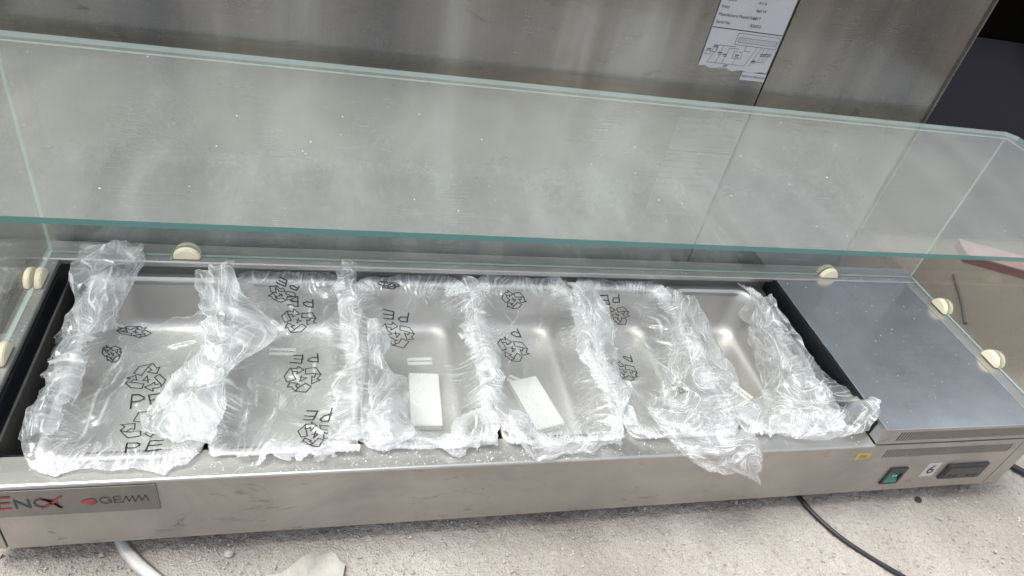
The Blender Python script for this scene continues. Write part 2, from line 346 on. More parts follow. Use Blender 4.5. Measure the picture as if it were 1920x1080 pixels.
# smooth pseudo-noise and crumple fields in numpy
def snoise(x, y, seed, freq, n=7):
    r = np.random.default_rng(seed); z = 0
    for _ in range(n):
        t = r.uniform(0, 2 * np.pi); f = freq * r.uniform(0.6, 1.6); z = z + np.sin((np.cos(t) * x + np.sin(t) * y) * f * 2 * np.pi + r.uniform(0, 6.28))
    return z / math.sqrt(n) / 0.9
def tri(t): return 2 * np.abs(t - np.floor(t + 0.5))
def crumple(x, y, seed, wl, n=6, ang=None, spread=3.14):
    """sum of warped triangle waves: flat facets meeting in sharp straight creases"""
    r = np.random.default_rng(seed); z = 0
    wx = x + wl * 0.35 * snoise(x, y, seed + 1, 0.55 / wl, 4); wy = y + wl * 0.35 * snoise(x, y, seed + 2, 0.55 / wl, 4)
    for k in range(n):
        t = r.uniform(0, np.pi) if ang is None else ang + r.uniform(-spread, spread)
        f = 1 / (wl * r.uniform(0.7, 1.9)); am = r.uniform(0.5, 1.0) / (f * wl)
        mod = 0.5 + 0.5 * snoise(x, y, seed + 10 + k, 0.4 / wl, 3)
        z = z + am * (tri((np.cos(t) * wx + np.sin(t) * wy) * f + r.uniform(0, 1)) - 0.5) * np.clip(mod, 0, 1)
    return z
def crease(Z, h):
    L = np.zeros_like(Z)
    L[1:-1, 1:-1] = np.abs(Z[2:, 1:-1] + Z[:-2, 1:-1] - 2 * Z[1:-1, 1:-1]) + np.abs(Z[1:-1, 2:] + Z[1:-1, :-2] - 2 * Z[1:-1, 1:-1])
    return L / h
def film_mesh(name, P, milky, keep=None):
    n, m = P.shape[:2]
    F = grid_faces(n, m, keep)
    used = np.zeros(n * m, bool); used[F.ravel()] = True
    idx = np.cumsum(used) - 1
    me = mesh_np(name, P.reshape(-1, 3)[used], idx[F])
    at = me.attributes.new('milky', 'FLOAT', 'POINT'); at.data.foreach_set('value', milky.ravel()[used].astype(np.float32))
    me.polygons.foreach_set('use_smooth', np.ones(len(me.polygons), bool))
    return me
def smoothstep(a, b, x):
    t = np.clip((x - a) / (b - a), 0, 1); return t * t * (3 - 2 * t)

# ------------------------------------------------------------------ the ground
def ground():
    # one sheet, dense near the unit, coarse out to the horizon
    xs = np.concatenate([[-60, -20, -6, -2, -1, -0.5], np.arange(-0.25, 1.95, 0.004), [2.1, 2.4, 3, 4, 6, 12, 25, 60]])
    ys = np.concatenate([[-60, -20, -6, -2, -1, -0.5], np.arange(-0.3, 0.12, 0.004), [0.2, 0.4, 0.7, 1.2, 2, 4, 8, 20, 60]])
    X, Y = np.meshgrid(xs, ys, indexing='ij')
    nr = ((X > -0.25) & (X < 1.95) & (Y > -0.3) & (Y < 0.12)).astype(float)
    Z = 0.0015 * snoise(X, Y, 3, 9) + 0.0007 * snoise(X, Y, 4, 45) + rng.normal(0, 0.0006, X.shape)
    Z = FLOOR + nr * Z
    me = mesh_np('concrete_floor', np.stack([X, Y, Z], -1).reshape(-1, 3), grid_faces(*X.shape)[:, ::-1][:, ::-1])
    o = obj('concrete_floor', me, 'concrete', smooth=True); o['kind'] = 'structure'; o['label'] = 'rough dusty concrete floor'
    # loose grit lying on it
    V = []; F = []
    for _ in range(5200):
        x, y = random.uniform(-0.2, 1.9), random.uniform(-0.3, 0.05)
        s = random.uniform(0.0008, 0.0024) * (1.8 if random.random() < 0.05 else 1)
        b = len(V); R = Matrix.Rotation(random.uniform(0, 6.28), 3, 'Z') @ Matrix.Rotation(random.uniform(0, 1), 3, 'X')
        for c in ((1, 0, 0), (-1, 0, 0), (0, 1, 0), (0, -1, 0), (0, 0, 0.8), (0, 0, -0.8)):
            p = R @ (Vector(c) * s * random.uniform(0.6, 1.3)); V.append((x + p.x, y + p.y, FLOOR + 0.001 + s * 0.4 + p.z))
        F += [(b + i, b + j, b + k) for i, j, k in ((0, 2, 4), (2, 1, 4), (1, 3, 4), (3, 0, 4), (2, 0, 5), (1, 2, 5), (3, 1, 5), (0, 3, 5))]
    me = bpy.data.meshes.new('loose_grit'); me.from_pydata(V, [], F)
    tag(obj('loose_grit', me, 'stone'), 'loose grit scattered over the concrete floor', None, None, 'stuff')
ground()

# ------------------------------------------------------------------ the steel cabinet behind
cab = thing('steel_cabinet', 'tall brushed steel cabinet back with paper rating label behind the glass', 'cabinet', (1.397, 0.4150, FLOOR), 0.0088)
CH = 1.15
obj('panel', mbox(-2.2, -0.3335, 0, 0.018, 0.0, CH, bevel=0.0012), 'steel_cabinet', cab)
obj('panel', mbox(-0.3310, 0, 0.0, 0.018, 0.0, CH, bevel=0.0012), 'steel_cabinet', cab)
obj('carcass', mbox(-2.19, -0.012, 0.019, 0.60, 0.004, CH - 0.004), 'machine', cab)
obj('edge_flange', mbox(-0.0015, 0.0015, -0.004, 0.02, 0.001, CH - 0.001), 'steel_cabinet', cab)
# rating label: paper with torn lower edge, print as thin geometry
bm = bmesh.new()
zl = 0.513 - FLOOR
outline = [(-0.4535, zl + 0.012), (-0.4545, zl - 0.001)]
for i in range(1, 12):
    outline.append((-0.4545 + 0.118 * i / 12, zl - 0.001 + 0.0022 * math.sin(i * 1.9) - (0.0 if i < 6 else 0.0015)))
outline += [(-0.3365, zl - 0.002), (-0.3365, zl + 0.17), (-0.4550, zl + 0.17)]
fv = [bm.verts.new((x, -0.0012, z)) for x, z in outline]; bv = [bm.verts.new((x, -0.0004, z)) for x, z in outline]
bm.faces.new(fv); bm.faces.new(bv[::-1])
for i in range(len(fv)):
    j = (i + 1) % len(fv); bm.faces.new((fv[j], fv[i], bv[i], bv[j]))
bmesh.ops.triangulate(bm, faces=[f for f in bm.faces if len(f.verts) > 4])
lab = obj('rating_label', bm, 'paper', cab); lab['label'] = 'white paper rating label with wiring diagram and torn lower edge'
XZ = Matrix(((1, 0, 0, 0), (0, 0, -1, 0), (0, 1, 0, 0), (0, 0, 0, 1)))       # text plane: x right, z up, facing -y
def wall_text(s, x, z, size, parent, y=-0.0016, mat='ink', align='LEFT', **k):
    me = text_mesh(s, size, align, **k); me.transform(Matrix.Translation((x, y, z)) @ XZ); return obj('lettering', me, mat, parent)
rowsL = [('Voltage', ': 220V / 50Hz'), ('Ampere', ': 4.5 A'), ('Watt', '  960 W'), ('Manufacture Month/Year', ': 2017'), ('Serial No', ': 826032')]
for i, (l, r) in enumerate(rowsL):
    z = zl + 0.1085 - i * 0.0108
    wall_text(l, -0.4515 + 0.0, z, 0.0062, lab); wall_text(r, -0.3985, z, 0.0062, lab)
wall_text('Power', -0.4515, zl + 0.1195, 0.0062, lab); wall_text(': 230V/1N', -0.3985, zl + 0.1195, 0.0062, lab)
bm = bmesh.new(); fx = lambda x, z: (x - 0.4545, -0.0016, zl + z)
ribbon(bm, [(0.001, 0.0575), (0.118, 0.0570)], 0.0013, fn=fx, step=1)
for seg in ([(0.046, 0.053), (0.116, 0.053), (0.116, 0.036), (0.046, 0.036), (0.046, 0.053)], [(0.05, 0.047), (0.114, 0.047), (0.114, 0.040), (0.05, 0.040), (0.05, 0.047)],
            [(0.022, 0.033), (0.05, 0.033)], [(0.022, 0.033), (0.012, 0.006), (0.075, 0.006), (0.085, 0.036)], [(0.03, 0.033), (0.026, 0.006)], [(0.04, 0.03), (0.036, 0.006)],
            [(0.04, 0.03), (0.056, 0.03)], [(0.05, 0.026), (0.064, 0.026), (0.064, 0.016), (0.05, 0.016), (0.05, 0.026)], [(0.057, 0.016), (0.054, 0.006)], [(0.066, 0.036), (0.066, 0.028), (0.076, 0.028)],
            [(0.092, 0.036), (0.083, 0.006)], [(0.084, 0.014), (0.106, 0.014), (0.112, 0.036)], [(0.098, 0.036), (0.095, 0.014)], [(0.105, 0.036), (0.102, 0.014)],
            [(0.004, 0.018), (0.012, 0.018), (0.012, 0.024), (0.004, 0.024), (0.004, 0.018)], [(0.014, 0.022), (0.021, 0.022), (0.021, 0.03), (0.014, 0.03), (0.014, 0.022)]):
    ribbon(bm, seg, 0.0005, fn=fx, step=1)
for (x, z) in ((0.008, 0.026), (0.017, 0.032), (0.028, 0.022), (0.037, 0.02), (0.057, 0.021), (0.088, 0.015), (0.098, 0.026), (0.104, 0.027), (0.11, 0.027), (0.044, 0.004)):
    ribbon(bm, [(x - 0.003, z), (x + 0.003, z)], 0.0013, fn=fx, step=1); ribbon(bm, [(x - 0.003, z - 0.0025), (x + 0.003, z - 0.0025)], 0.0008, fn=fx, step=1)
for i in range(14): ribbon(bm, [(0.052 + i * 0.0045, 0.0418), (0.0545 + i * 0.0045, 0.0455)], 0.0005, fn=fx, step=1)
obj('wiring_diagram', bm, 'ink_grey', lab)
st = obj('origin_sticker', mbox(-0.3775, -0.3350, -0.0012, -0.0003, zl - 0.0155, zl - 0.0035), 'paper', cab)
wall_text('MADE IN MALAYSIA', -0.3562, zl - 0.0095, 0.0046, st, align='CENTER')

# ------------------------------------------------------------------ the countertop food display
unit = thing('food_display', 'long stainless steel countertop food display with glass guard and side compressor', 'food display', (0.78, 0.19, FLOOR))
U = Vector((0.78, 0.19, FLOOR))
def part(name, me, mats, parent=None, smooth=False, label=None):
    o = obj(name, me, mats, parent or unit, smooth)
    if (parent or unit) is unit: o.location = -U
    if label: o['label'] = label
    return o
X0, X1, LX = 0.030, 1.541, 1.217        # body ends, left side of compressor cover
S0, S1 = 0.060, 1.511                   # seams of the end caps
# front sheet with ventilation slots and cut-outs
slots = [(1.2465 + i * 0.00545, 1.2465 + i * 0.00545 + 0.0030, 0.0885, 0.1085) for i in range(46)]
cut = [(1.2845, 1.3135, 0.0225, 0.0590), (1.3980, 1.4765, 0.0275, 0.0600)]
us = [S0 + 0.0006, S1 - 0.0006] + [q for h in slots + cut for q in h[:2]]; vs = [0.0, 0.1195] + [q for h in slots[:1] + cut for q in h[2:]]
part('front_panel', plate(us, vs, slots + cut, 0.004, lambda u, v, d: (u, d, v)), 'steel_front')
part('end_cap', mbox(X0, S0 - 0.0012, -0.0008, 0.394, 0.0004, 0.1185, bevel=0.002), 'steel_front')
part('end_cap', mbox(S1 + 0.0012, X1, -0.0008, 0.394, 0.0004, 0.1185, bevel=0.002), 'steel_front')
part('base_tray', mbox(S0, S1, 0.0045, 0.393, 0.002, 0.0075), 'steel_front')
part('inner_box', mbox(1.2165, 1.5105, 0.020, 0.39, 0.008, 0.150), 'dark')
# front rail: sheet folded over the front edge, pan ledge behind
def profile(name, pts, x0, x1, mat, label=None):
    bm = bmesh.new(); A = [bm.verts.new((x0, y, z)) for y, z in pts]; B = [bm.verts.new((x1, y, z)) for y, z in pts]
    n = len(pts)
    for i in range(n): bm.faces.new((A[i], A[(i + 1) % n], B[(i + 1) % n], B[i]))
    bm.faces.new(A[::-1]); bm.faces.new(B)
    bmesh.ops.recalc_face_normals(bm, faces=bm.faces)
    return part(name, bm, mat, label=label)
profile('front_rail', [(-0.0012, 0.1165), (-0.0014, 0.1190), (-0.0004, 0.1206), (0.0016, 0.1211), (0.0385, 0.1211), (0.0385, 0.1190), (0.006, 0.1190), (0.004, 0.1165)], X0 + 0.001, 1.2150, 'steel_rail')
profile('back_rail', [(0.3520, 0.1490), (0.3520, 0.1555), (0.3528, 0.1566), (0.3542, 0.1570), (0.3945, 0.1570), (0.3945, 0.01), (0.390, 0.01), (0.390, 0.153), (0.3740, 0.153), (0.3740, 0.095), (0.3725, 0.095), (0.3725, 0.154), (0.3535, 0.154), (0.3535, 0.1490)], X0 + 0.001, X1 - 0.001, 'steel_rail')
part('pan_ledge', mbox(0.0565, LX - 0.005, 0.3500, 0.3720, 0.1150, 0.1200), 'steel_rail')
part('side_rail', mbox(X0 + 0.002, 0.0520, 0.0395, 0.3512, 0.1190, HB, bevel=0.0014), 'steel_rail')
part('side_rail', mbox(1.5085, X1 - 0.002, 0.0005, 0.3512, 0.1190, HB - 0.001, bevel=0.0014), 'steel_rail')
# black well round the pans
part('well_wall', mbox(0.0525, 0.0560, 0.0400, 0.3715, 0.0085, 0.1485), 'liner')
part('well_wall', mbox(LX - 0.0045, LX - 0.0012, 0.0395, 0.3515, 0.0085, 0.1540), 'liner')
part('well_wall', mbox(0.0565, LX - 0.005, 0.3670, 0.3710, 0.0085, 0.1140), 'liner')
part('well_wall', mbox(0.0565, LX - 0.005, 0.0400, 0.0440, 0.0085, 0.1180), 'liner')
part('well_floor', mbox(0.0565, LX - 0.005, 0.0445, 0.3665, 0.0085, 0.0110), 'liner')
part('wall_seam', mbox(0.0561, 0.0572, 0.045, 0.330, 0.088, 0.0892), 'steel_rail')
# compressor cover: lid top, slotted front, left cheek
lid_top = bmesh.new(); box(lid_top, LX, 1.5070, 0.0002, 0.3512, 0.1545, 0.1563, bevel=0.0009)
cover = part('compressor_cover', lid_top, 'steel_lid')
uslots = [(1.2475 + i * 0.00545, 1.2475 + i * 0.00545 + 0.0030, 0.1290, 0.1490) for i in range(46)]
part('cover_front', plate([LX + 0.0004, 1.5066] + [q for h in uslots for q in h[:2]], [0.1222, 0.1543] + [0.1290, 0.1490], uslots, 0.0018, lambda u, v, d: (u, d + 0.0006, v)), 'steel_front', cover)
part('cover_cheek', mbox(LX + 0.0002, LX + 0.0016, 0.0026, 0.3508, 0.1222, 0.1543), 'steel_lid', cover)
for ob in cover.children: ob.location = (0, 0, 0)
# feet
for x in (0.14, 0.80, 1.371):
    for y in (0.035, 0.36):
        bm = bmesh.new(); bmesh.ops.create_cone(bm, cap_ends=True, segments=20, radius1=0.014, radius2=0.011, depth=0.035, matrix=Matrix.Translation((x, y, FLOOR + 0.019)))
        part('foot', bm, 'strip' if x > 1 else 'rubber')

# glass guard
def glass(name, bmk, label):
    o = part(name, bmk, ['glass_shelf', 'glass_edge', 'pane_edge'] if name == 'glass_shelf' else ['glass', 'pane_edge'], label=label); return o
def slab(pts, zlo, zhi):                      # horizontal sheet with edge material, rear edge ground to a bevel
    bm = bmesh.new(); A = [bm.verts.new((x, y + (0.0010 if y > 0.3 else 0), zhi)) for x, y in pts]; B = [bm.verts.new((x, y, zlo)) for x, y in pts]
    bm.faces.new(A); bm.faces.new(B[::-1])
    for i in range(len(pts)):
        j = (i + 1) % len(pts); f = bm.faces.new((A[j], A[i], B[i], B[j])); f.material_index = 2 if min(pts[i][1], pts[j][1]) > 0.3 else 1
    bmesh.ops.recalc_face_normals(bm, faces=bm.faces); return bm
def sheet_edges(bm, thin_axis):
    bm.normal_update()
    for f in bm.faces: f.material_index = 0 if abs(f.normal[thin_axis]) > 0.9 else 1
    return bm
ZG = 0.4705
glass('glass_shelf', slab([(0.022, 0.009), (1.552, 0.009), (1.552, 0.362), (1.538, 0.378), (0.036, 0.378), (0.022, 0.362)], ZG - 0.0062, ZG), 'horizontal glass shelf on top of the guard')
glass('glass_panel', sheet_edges(mbox(0.0405, 1.5310, 0.3655, 0.3705, HB + 0.0010, ZG - 0.0068), 1), 'long upright glass pane at the back')
glass('glass_panel', sheet_edges(mbox(0.0350, 0.0398, 0.020, 0.3700, HB + 0.0010, ZG - 0.0068), 0), 'upright glass pane at the left end')
glass('glass_panel', sheet_edges(mbox(1.5318, 1.5366, 0.020, 0.3700, HB + 0.0010, ZG - 0.0068), 0), 'upright glass pane at the compressor end')
# cream plastic clips: two half-round cheeks with the glass between them
def clip(x, y, along):
    bm = bmesh.new(); r = 0.0195
    for s in (-1, 1):
        prof = [(r * math.cos(t), r * 0.98 * math.sin(t)) for t in np.linspace(0, math.pi, 15)]
        prof = [(px, max(pz, 0.0)) for px, pz in prof]
        a, b = 0.0030 * s, 0.0105 * s
        A = [bm.verts.new((px, a, pz)) for px, pz in prof]; B = [bm.verts.new((px * 0.90, b, pz * 0.90)) for px, pz in prof]
        n = len(prof)
        for i in range(n - 1): bm.faces.new((A[i], A[i + 1], B[i + 1], B[i]))
        bm.faces.new(A); bm.faces.new(B); bm.faces.new((A[-1], A[0], B[0], B[-1]))
    bmesh.ops.recalc_face_normals(bm, faces=bm.faces)
    bmesh.ops.bevel(bm, geom=[e for e in bm.edges if e.calc_face_angle(0) > 0.6], offset=0.0012, segments=2, affect='EDGES')
    if along == 'y': bmesh.ops.rotate(bm, verts=bm.verts, cent=(0, 0, 0), matrix=Matrix.Rotation(math.pi / 2, 3, 'Z'))
    bmesh.ops.translate(bm, verts=bm.verts, vec=(x, y, HB + 0.0006))
    part('glass_clip', bm, 'clip')
for x in (0.216, 1.336): clip(x, 0.3680, 'x')
for y in (0.303, 0.160): clip(0.0374, y, 'y')
for y in (0.276, 0.139): clip(1.5342, y, 'y')
# nameplate
pl = part('nameplate', mbox(0.0635, 0.2300, -0.0016, -0.0001, 0.0650, 0.1130, bevel=0.0006), 'plate', label='etched metal nameplate with red and black lettering')
def front_text(s, x, z, size, parent, mat='ink', y=-0.0022, align='LEFT', **k):
    o = wall_text(s, x, z, size, parent, y, mat, align, **k); return o
front_text('E', 0.064, 0.091, 0.036, pl, 'red', shear=0.15); front_text('NO', 0.0835, 0.0885, 0.024, pl, 'ink_grey')
bm = bmesh.new()
for i in range(4): ribbon(bm, [(0.111 + i * 0.002, 0.098 - i * 0.001), (0.119 + i * .0022, 0.092), (0.130 - i * .001, 0.0785 + i * 0.001)], 0.0022, fn=lambda x, z: (x, -0.0024, z), step=1)
ribbon(bm, [(0.111, 0.0785), (0.121, 0.088), (0.132, 0.0995)], 0.0030, fn=lambda x, z: (x, -0.0025, z), step=1)
obj('lettering', bm, 'red', pl)
bm = bmesh.new(); vv = [bm.verts.new((0.158 + 0.0085 * math.cos(t), -0.0022, 0.0872 + 0.0052 * math.sin(t) + 0.0012 * math.sin(2 * t))) for t in np.linspace(0, 6.28, 24)[:-1]]; bm.faces.new(vv); obj('emblem', bm, 'red', pl)
bm = bmesh.new(); fz = lambda x, z: (x, -0.0022, z)
ribbon(bm, [(0.180, 0.0925), (0.176, 0.0945), (0.171, 0.093), (0.1695, 0.0885), (0.171, 0.084), (0.176, 0.0825), (0.1805, 0.084), (0.1805, 0.0885), (0.177, 0.0885)], 0.0012, fn=fz, step=1)
for zz in (0.083, 0.0885, 0.094): ribbon(bm, [(0.184, zz), (0.191, zz)], 0.0012, fn=fz, step=1)
ribbon(bm, [(0.184, 0.083), (0.184, 0.094)], 0.0012, fn=fz, step=1)
ribbon(bm, [(0.192, 0.083), (0.197, 0.094), (0.199, 0.084), (0.2035, 0.094), (0.205, 0.083)], 0.0012, fn=fz, step=1)
ribbon(bm, [(0.2055, 0.083), (0.210, 0.094), (0.2125, 0.084), (0.217, 0.094), (0.2195, 0.083)], 0.0012, fn=fz, step=1)
obj('lettering', bm, 'ink_grey', pl)
# switch, number sticker, thermostat, yellow label
sw = part('rocker_switch', plate([1.2825, 1.2865, 1.3115, 1.3155], [0.0205, 0.0250, 0.0485, 0.0610], [(1.2865, 1.3115, 0.0250, 0.0485)], 0.006, lambda u, v, d: (u, -0.0030 + d, v)), 'black_plastic')
bm = bmesh.new(); q = [(0.0030, 0.0250), (-0.0038, 0.0255), (0.0005, 0.0370), (-0.0020, 0.0480), (0.0030, 0.0485)]
A = [bm.verts.new((1.2870, y, z)) for y, z in q]; B = [bm.verts.new((1.3110, y, z)) for y, z in q]
for i in range(5): bm.faces.new((A[i], A[(i + 1) % 5], B[(i + 1) % 5], B[i]))
bm.faces.new(A); bm.faces.new(B); bmesh.ops.recalc_face_normals(bm, faces=bm.faces)
rk = obj('rocker', bm, 'green_plastic', sw)
bm = bmesh.new(); ribbon(bm, [(1.297, 0.0435), (1.297, 0.0395)], 0.0014, fn=lambda x, z: (x, -0.0024, z), step=1); ribbon(bm, [(1.302, 0.0435), (1.3045, 0.0415), (1.302, 0.0395), (1.2998, 0.0415)], 0.001, closed=True, fn=lambda x, z: (x, -0.0024, z), step=1)
obj('switch_mark', bm, 'paper_edge', sw)
ns = part('number_sticker', mbox(1.3540, 1.3800, -0.0007, -0.0002, 0.0325, 0.0670), 'old_sticker')
front_text('6', 1.3672, 0.0500, 0.031, ns, 'ink', y=-0.0012, align='CENTER')
th = part('thermostat', mbox(1.3950, 1.4795, -0.0042, 0.006, 0.0250, 0.0625, bevel=0.0028), 'black_plastic')
obj('display_window', mbox(1.4010, 1.4735, -0.0050, -0.0040, 0.0295, 0.0560, bevel=0.0004), 'display', th)
for i, x in enumerate((1.412, 1.424, 1.452, 1.464)): obj('button', mbox(x - 0.004, x + 0.004, -0.0058, -0.0046, 0.0320, 0.0375, bevel=0.0004), 'black_plastic', th)
yl = part('warning_label', mbox(1.1955, 1.2210, -0.0006, -0.0002, 0.0890, 0.1030), 'yellow')
bm = bmesh.new()
for i in range(4): ribbon(bm, [(1.2005, 0.0990 - i * 0.0023), (1.2165 - (i % 2) * .002, 0.0990 - i * 0.0023)], 0.0008, fn=lambda x, z: (x, -0.0010, z), step=1)
obj('lettering', bm, plain('brown ink', (0.22, 0.17, 0.04), 0.7), yl)

# ------------------------------------------------------------------ pans
PX0, PITCH, PW, PY0, PY1 = 0.0995, 0.1809, 0.1765, 0.0265, 0.3625
def rring(hx, hy, r, n=8):
    pts = []
    for cx, cy, a0 in ((1, 1, 0), (-1, 1, 90), (-1, -1, 180), (1, -1, 270)):
        for i in range(n + 1):
            t = math.radians(a0 + 90 * i / n); pts.append((cx * (hx - r) + r * math.cos(t), cy * (hy - r) + r * math.sin(t)))
    return pts
def pan_mesh():
    hx, hy = PW / 2, (PY1 - PY0) / 2
    rings = [(0.0006, -0.0045, 0.016), (0, -0.002, 0.0165), (0.0003, -0.0004, 0.0165), (0.0014, 0.0003, 0.016), (0.0050, 0.0003, 0.020), (0.0068, -0.0002, 0.024), (0.0086, -0.0020, 0.027), (0.0100, -0.0060, 0.029),
             (0.0118, -0.020, 0.031), (0.0155, -0.055, 0.033), (0.0172, -0.068, 0.034), (0.0205, -0.0770, 0.033), (0.0260, -0.0835, 0.031), (0.0340, -0.0862, 0.026), (0.044, -0.0868, 0.018)]
    V = []; F = []; n = 36
    for ins, z, r in rings: V += [(x, y, z) for x, y in rring(hx - ins, hy - ins, r)]
    for k in range(len(rings) - 1):
        for i in range(n): F.append((k * n + i, k * n + (i + 1) % n, (k + 1) * n + (i + 1) % n, (k + 1) * n + i))
    b = (len(rings) - 1) * n; F.append(tuple(b + i for i in range(n)))
    bm = bmesh.new(); vs_ = [bm.verts.new(v) for v in V]
    for f in F: bm.faces.new([vs_[i] for i in f])
    bmesh.ops.recalc_face_normals(bm, faces=bm.faces)
    # give the sheet thickness outward
    me = bpy.data.meshes.new('pan_shell'); bm.to_mesh(me); bm.free()
    return me
pan_me = pan_mesh()
pan_labels = ['steel pan at the end under the bag with upright PE print', 'steel pan second from the left, under the bag with three printed marks in a row',
              'steel pan third from the left, holding the white box lying straight', 'steel pan fourth from the left, holding the white box lying askew',
              'steel pan second from the compressor, half hidden by the big loose bag fold', 'steel pan next to the compressor, uncovered at its back']
for k in range(6):
    cx = PX0 + PITCH * k + PW / 2
    t = thing('steel_pan', pan_labels[k], 'pan', (cx, (PY0 + PY1) / 2, H + 0.0045), 0, 'six steel food pans in a row')
    o = obj('basin', pan_me, 'steel_pan', t, smooth=True)
    if k == 0:
        md = None
    if k in (1, 2, 3, 5):
        sx, sy, rz = {1: (0.352, 0.285, math.pi - 0.05), 2: (0.563, 0.262, math.pi + 0.02), 3: (0.719, 0.213, math.pi - 0.62), 5: (1.112, 0.182, math.pi - 1.0)}[k]
        s = obj('origin_sticker', mbox(-0.0195, 0.0195, -0.0080, 0.0080, 0, 0.0004), 'paper_edge', t)
        s.location = (sx - cx, sy - (PY0 + PY1) / 2, -0.0864); s.rotation_euler = (0, 0, rz)
        tm = text_mesh('MADE IN CHINA', 0.0054, 'CENTER', space=0.92); tm.transform(Matrix.Translation((0, 0, 0.0008))); obj('lettering', tm, 'ink', s)

# white boxes lying in two pans
for (cx, cy, rz, lx, ly, lb) in ((0.562, 0.174, -0.05, 0.046, 0.102, 'white flat card box lying straight in the third pan from the left'),
                                 (0.734, 0.162, 0.24, 0.048, 0.100, 'white flat card box lying askew in the fourth pan from the left')):
    t = thing('card_box', lb, 'box', (cx, cy, H + 0.0045 - 0.0858), rz, 'white boxes in the pans')
    obj('sleeve', mbox(-lx / 2, lx / 2, -ly / 2, ly / 2, 0, 0.0110, bevel=0.0006), 'white_card', t)
    obj('end_flap', mbox(-lx / 2 + 0.001, lx / 2 - 0.001, -ly / 2 - 0.0012, -ly / 2 - 0.0002, 0.0010, 0.0102), 'white_card', t)

# ------------------------------------------------------------------ plastic bags
def sdf(X, Y, cx, cy, hx, hy, r):
    qx = np.abs(X - cx) - (hx - r); qy = np.abs(Y - cy) - (hy - r)
    return -(np.hypot(np.maximum(qx, 0), np.maximum(qy, 0)) + np.minimum(np.maximum(qx, qy), 0) - r)
def bag_sheet(k, over=(0.012, 0.012, 0.012, 0.012), sag=0.016, bumps=(), keepfn=None, seed=0, rimamp=1.0, inner=1.0):
    """film lying over pan k: sags inside, gathers in fine pleats at the rim, crumples outside it"""
    x0 = PX0 + PITCH * k; x1 = x0 + PW; cx, cy = (x0 + x1) / 2, (PY0 + PY1) / 2; hx, hy = PW / 2, (PY1 - PY0) / 2
    oL, oR, oF, oB = over; st = 0.0011
    xs = np.arange(x0 - oL - 0.004, x1 + oR + 0.004, st); ys = np.arange(PY0 - oF - 0.004, PY1 + oB + 0.004, st)
    X, Y = np.meshgrid(xs, ys, indexing='ij')
    d = sdf(X, Y, cx, cy, hx - 0.006, hy - 0.006, 0.03)
    gx, gy = np.gradient(d, st); nx, ny = np.abs(gx), np.abs(gy); nn = nx + ny + 1e-6
    s = (Y * nx + X * ny) / nn
    ins = np.clip(d, 0, None); out = np.clip(-d, 0, None)
    soft = lambda t, w_: np.logaddexp(0, t / w_) * w_                     # rounded corner instead of a kink over the rim
    Zb = H + 0.0085 + 0.0006 * k - sag * (1 - np.exp(-soft(d - 0.006, 0.005) / 0.032)) - 0.25 * soft(out - 0.010, 0.003)
    Z = np.zeros_like(X)
    dn = d                                                               # true distance; d wanders below so the gathers do not trace the rim
    d = d + 0.009 * snoise(X, Y, seed + 2, 8, 5) + 0.004 * snoise(X, Y, seed + 3, 20, 5)
    # bunched roll along the rim
    roll = np.clip(0.35 + 0.6 * snoise(X, Y, seed + 5, 14), 0, 1.4)
    Z += rimamp * 0.0034 * roll * np.exp(-((d + 0.006) / 0.010) ** 2)
    # pleats: thin ridges across the rim, dying out inside the pan
    w1 = s + 0.007 * snoise(X, Y, seed + 6, 10) + 0.35 * d * snoise(X, Y, seed + 14, 5) + 0.25 * d * snoise(X * 0 + s, Y * 0, seed + 7, 9)
    ridge = lambda sd_, f, p: np.clip(1 - 1.5 * np.abs(snoise(w1, d * 0.22, sd_, f, 6)), 0, 1) ** p
    pl_ = ridge(seed + 8, 34, 1.5) * np.clip(0.5 + 0.6 * snoise(X, Y, seed + 18, 12), 0, 1) + 0.55 * ridge(seed + 9, 75, 1.5) * np.clip(0.5 + 0.7 * snoise(X, Y, seed + 19, 16), 0, 1)
    reach = 0.010 + 0.020 * np.clip(0.5 + 0.7 * snoise(X, Y, seed + 11, 6), 0, 1.3)
    pleat = np.exp(-np.clip(d, 0, None) / reach) * (d > -0.02)
    Z += 0.0015 * pl_ * pleat
    # crumples: strong outside and at the rim, faint long tension creases inside
    near = np.exp(-(np.clip(d, 0, None) / 0.010) ** 1.2)
    Z += rimamp * near * (0.0036 * crumple(X, Y, seed + 20, 0.046, 5) + 0.0011 * crumple(X, Y, seed + 40, 0.018, 4))
    taut = smoothstep(0.008, 0.035, d)
    for q in range(11):                                      # stretched creases fanning from points on the rim
        r = np.random.default_rng(seed + 100 + q); px, py = r.uniform(x0, x1), r.uniform(PY0, PY1); th_ = r.uniform(0, 3.14)
        u = (X - px) * math.cos(th_) + (Y - py) * math.sin(th_); v = -(X - px) * math.sin(th_) + (Y - py) * math.cos(th_)
        for jj in range(4):
            vv = v - u * (jj - 1.5) * 0.12
            Z += taut * inner * 0.0010 * np.exp(-np.abs(vv) / 0.0022) * np.exp(-(u / 0.04) ** 2)
    Z += taut * inner * (0.0035 * crumple(X, Y, seed + 60, 0.075, 4) + 0.0011 * snoise(X, Y, seed + 70, 14) + 0.0007 * crumple(X, Y, seed + 80, 0.02, 4))
    for bx, by, bh, br in bumps:
        q = np.hypot(X - bx, Y - by); Z += bh * np.exp(-(q / br) ** 2) * (1 + 0.5 * crumple(X, Y, seed + 90, 0.02, 4))
    cr = crease(Z, st); d = dn
    Z = Z + Zb
    Z = np.maximum(Z, np.where(d > 0.003, H - 0.07, H + 0.0056 - 0.15 * np.clip(out - 0.010, 0, 0.02)))
    stre = np.clip(snoise(w1, d * 0.12, seed + 15, 120, 9) - 0.45, 0, 1.2) * (0.4 + 0.6 * np.clip(snoise(X, Y, seed + 16, 14), 0, 1))
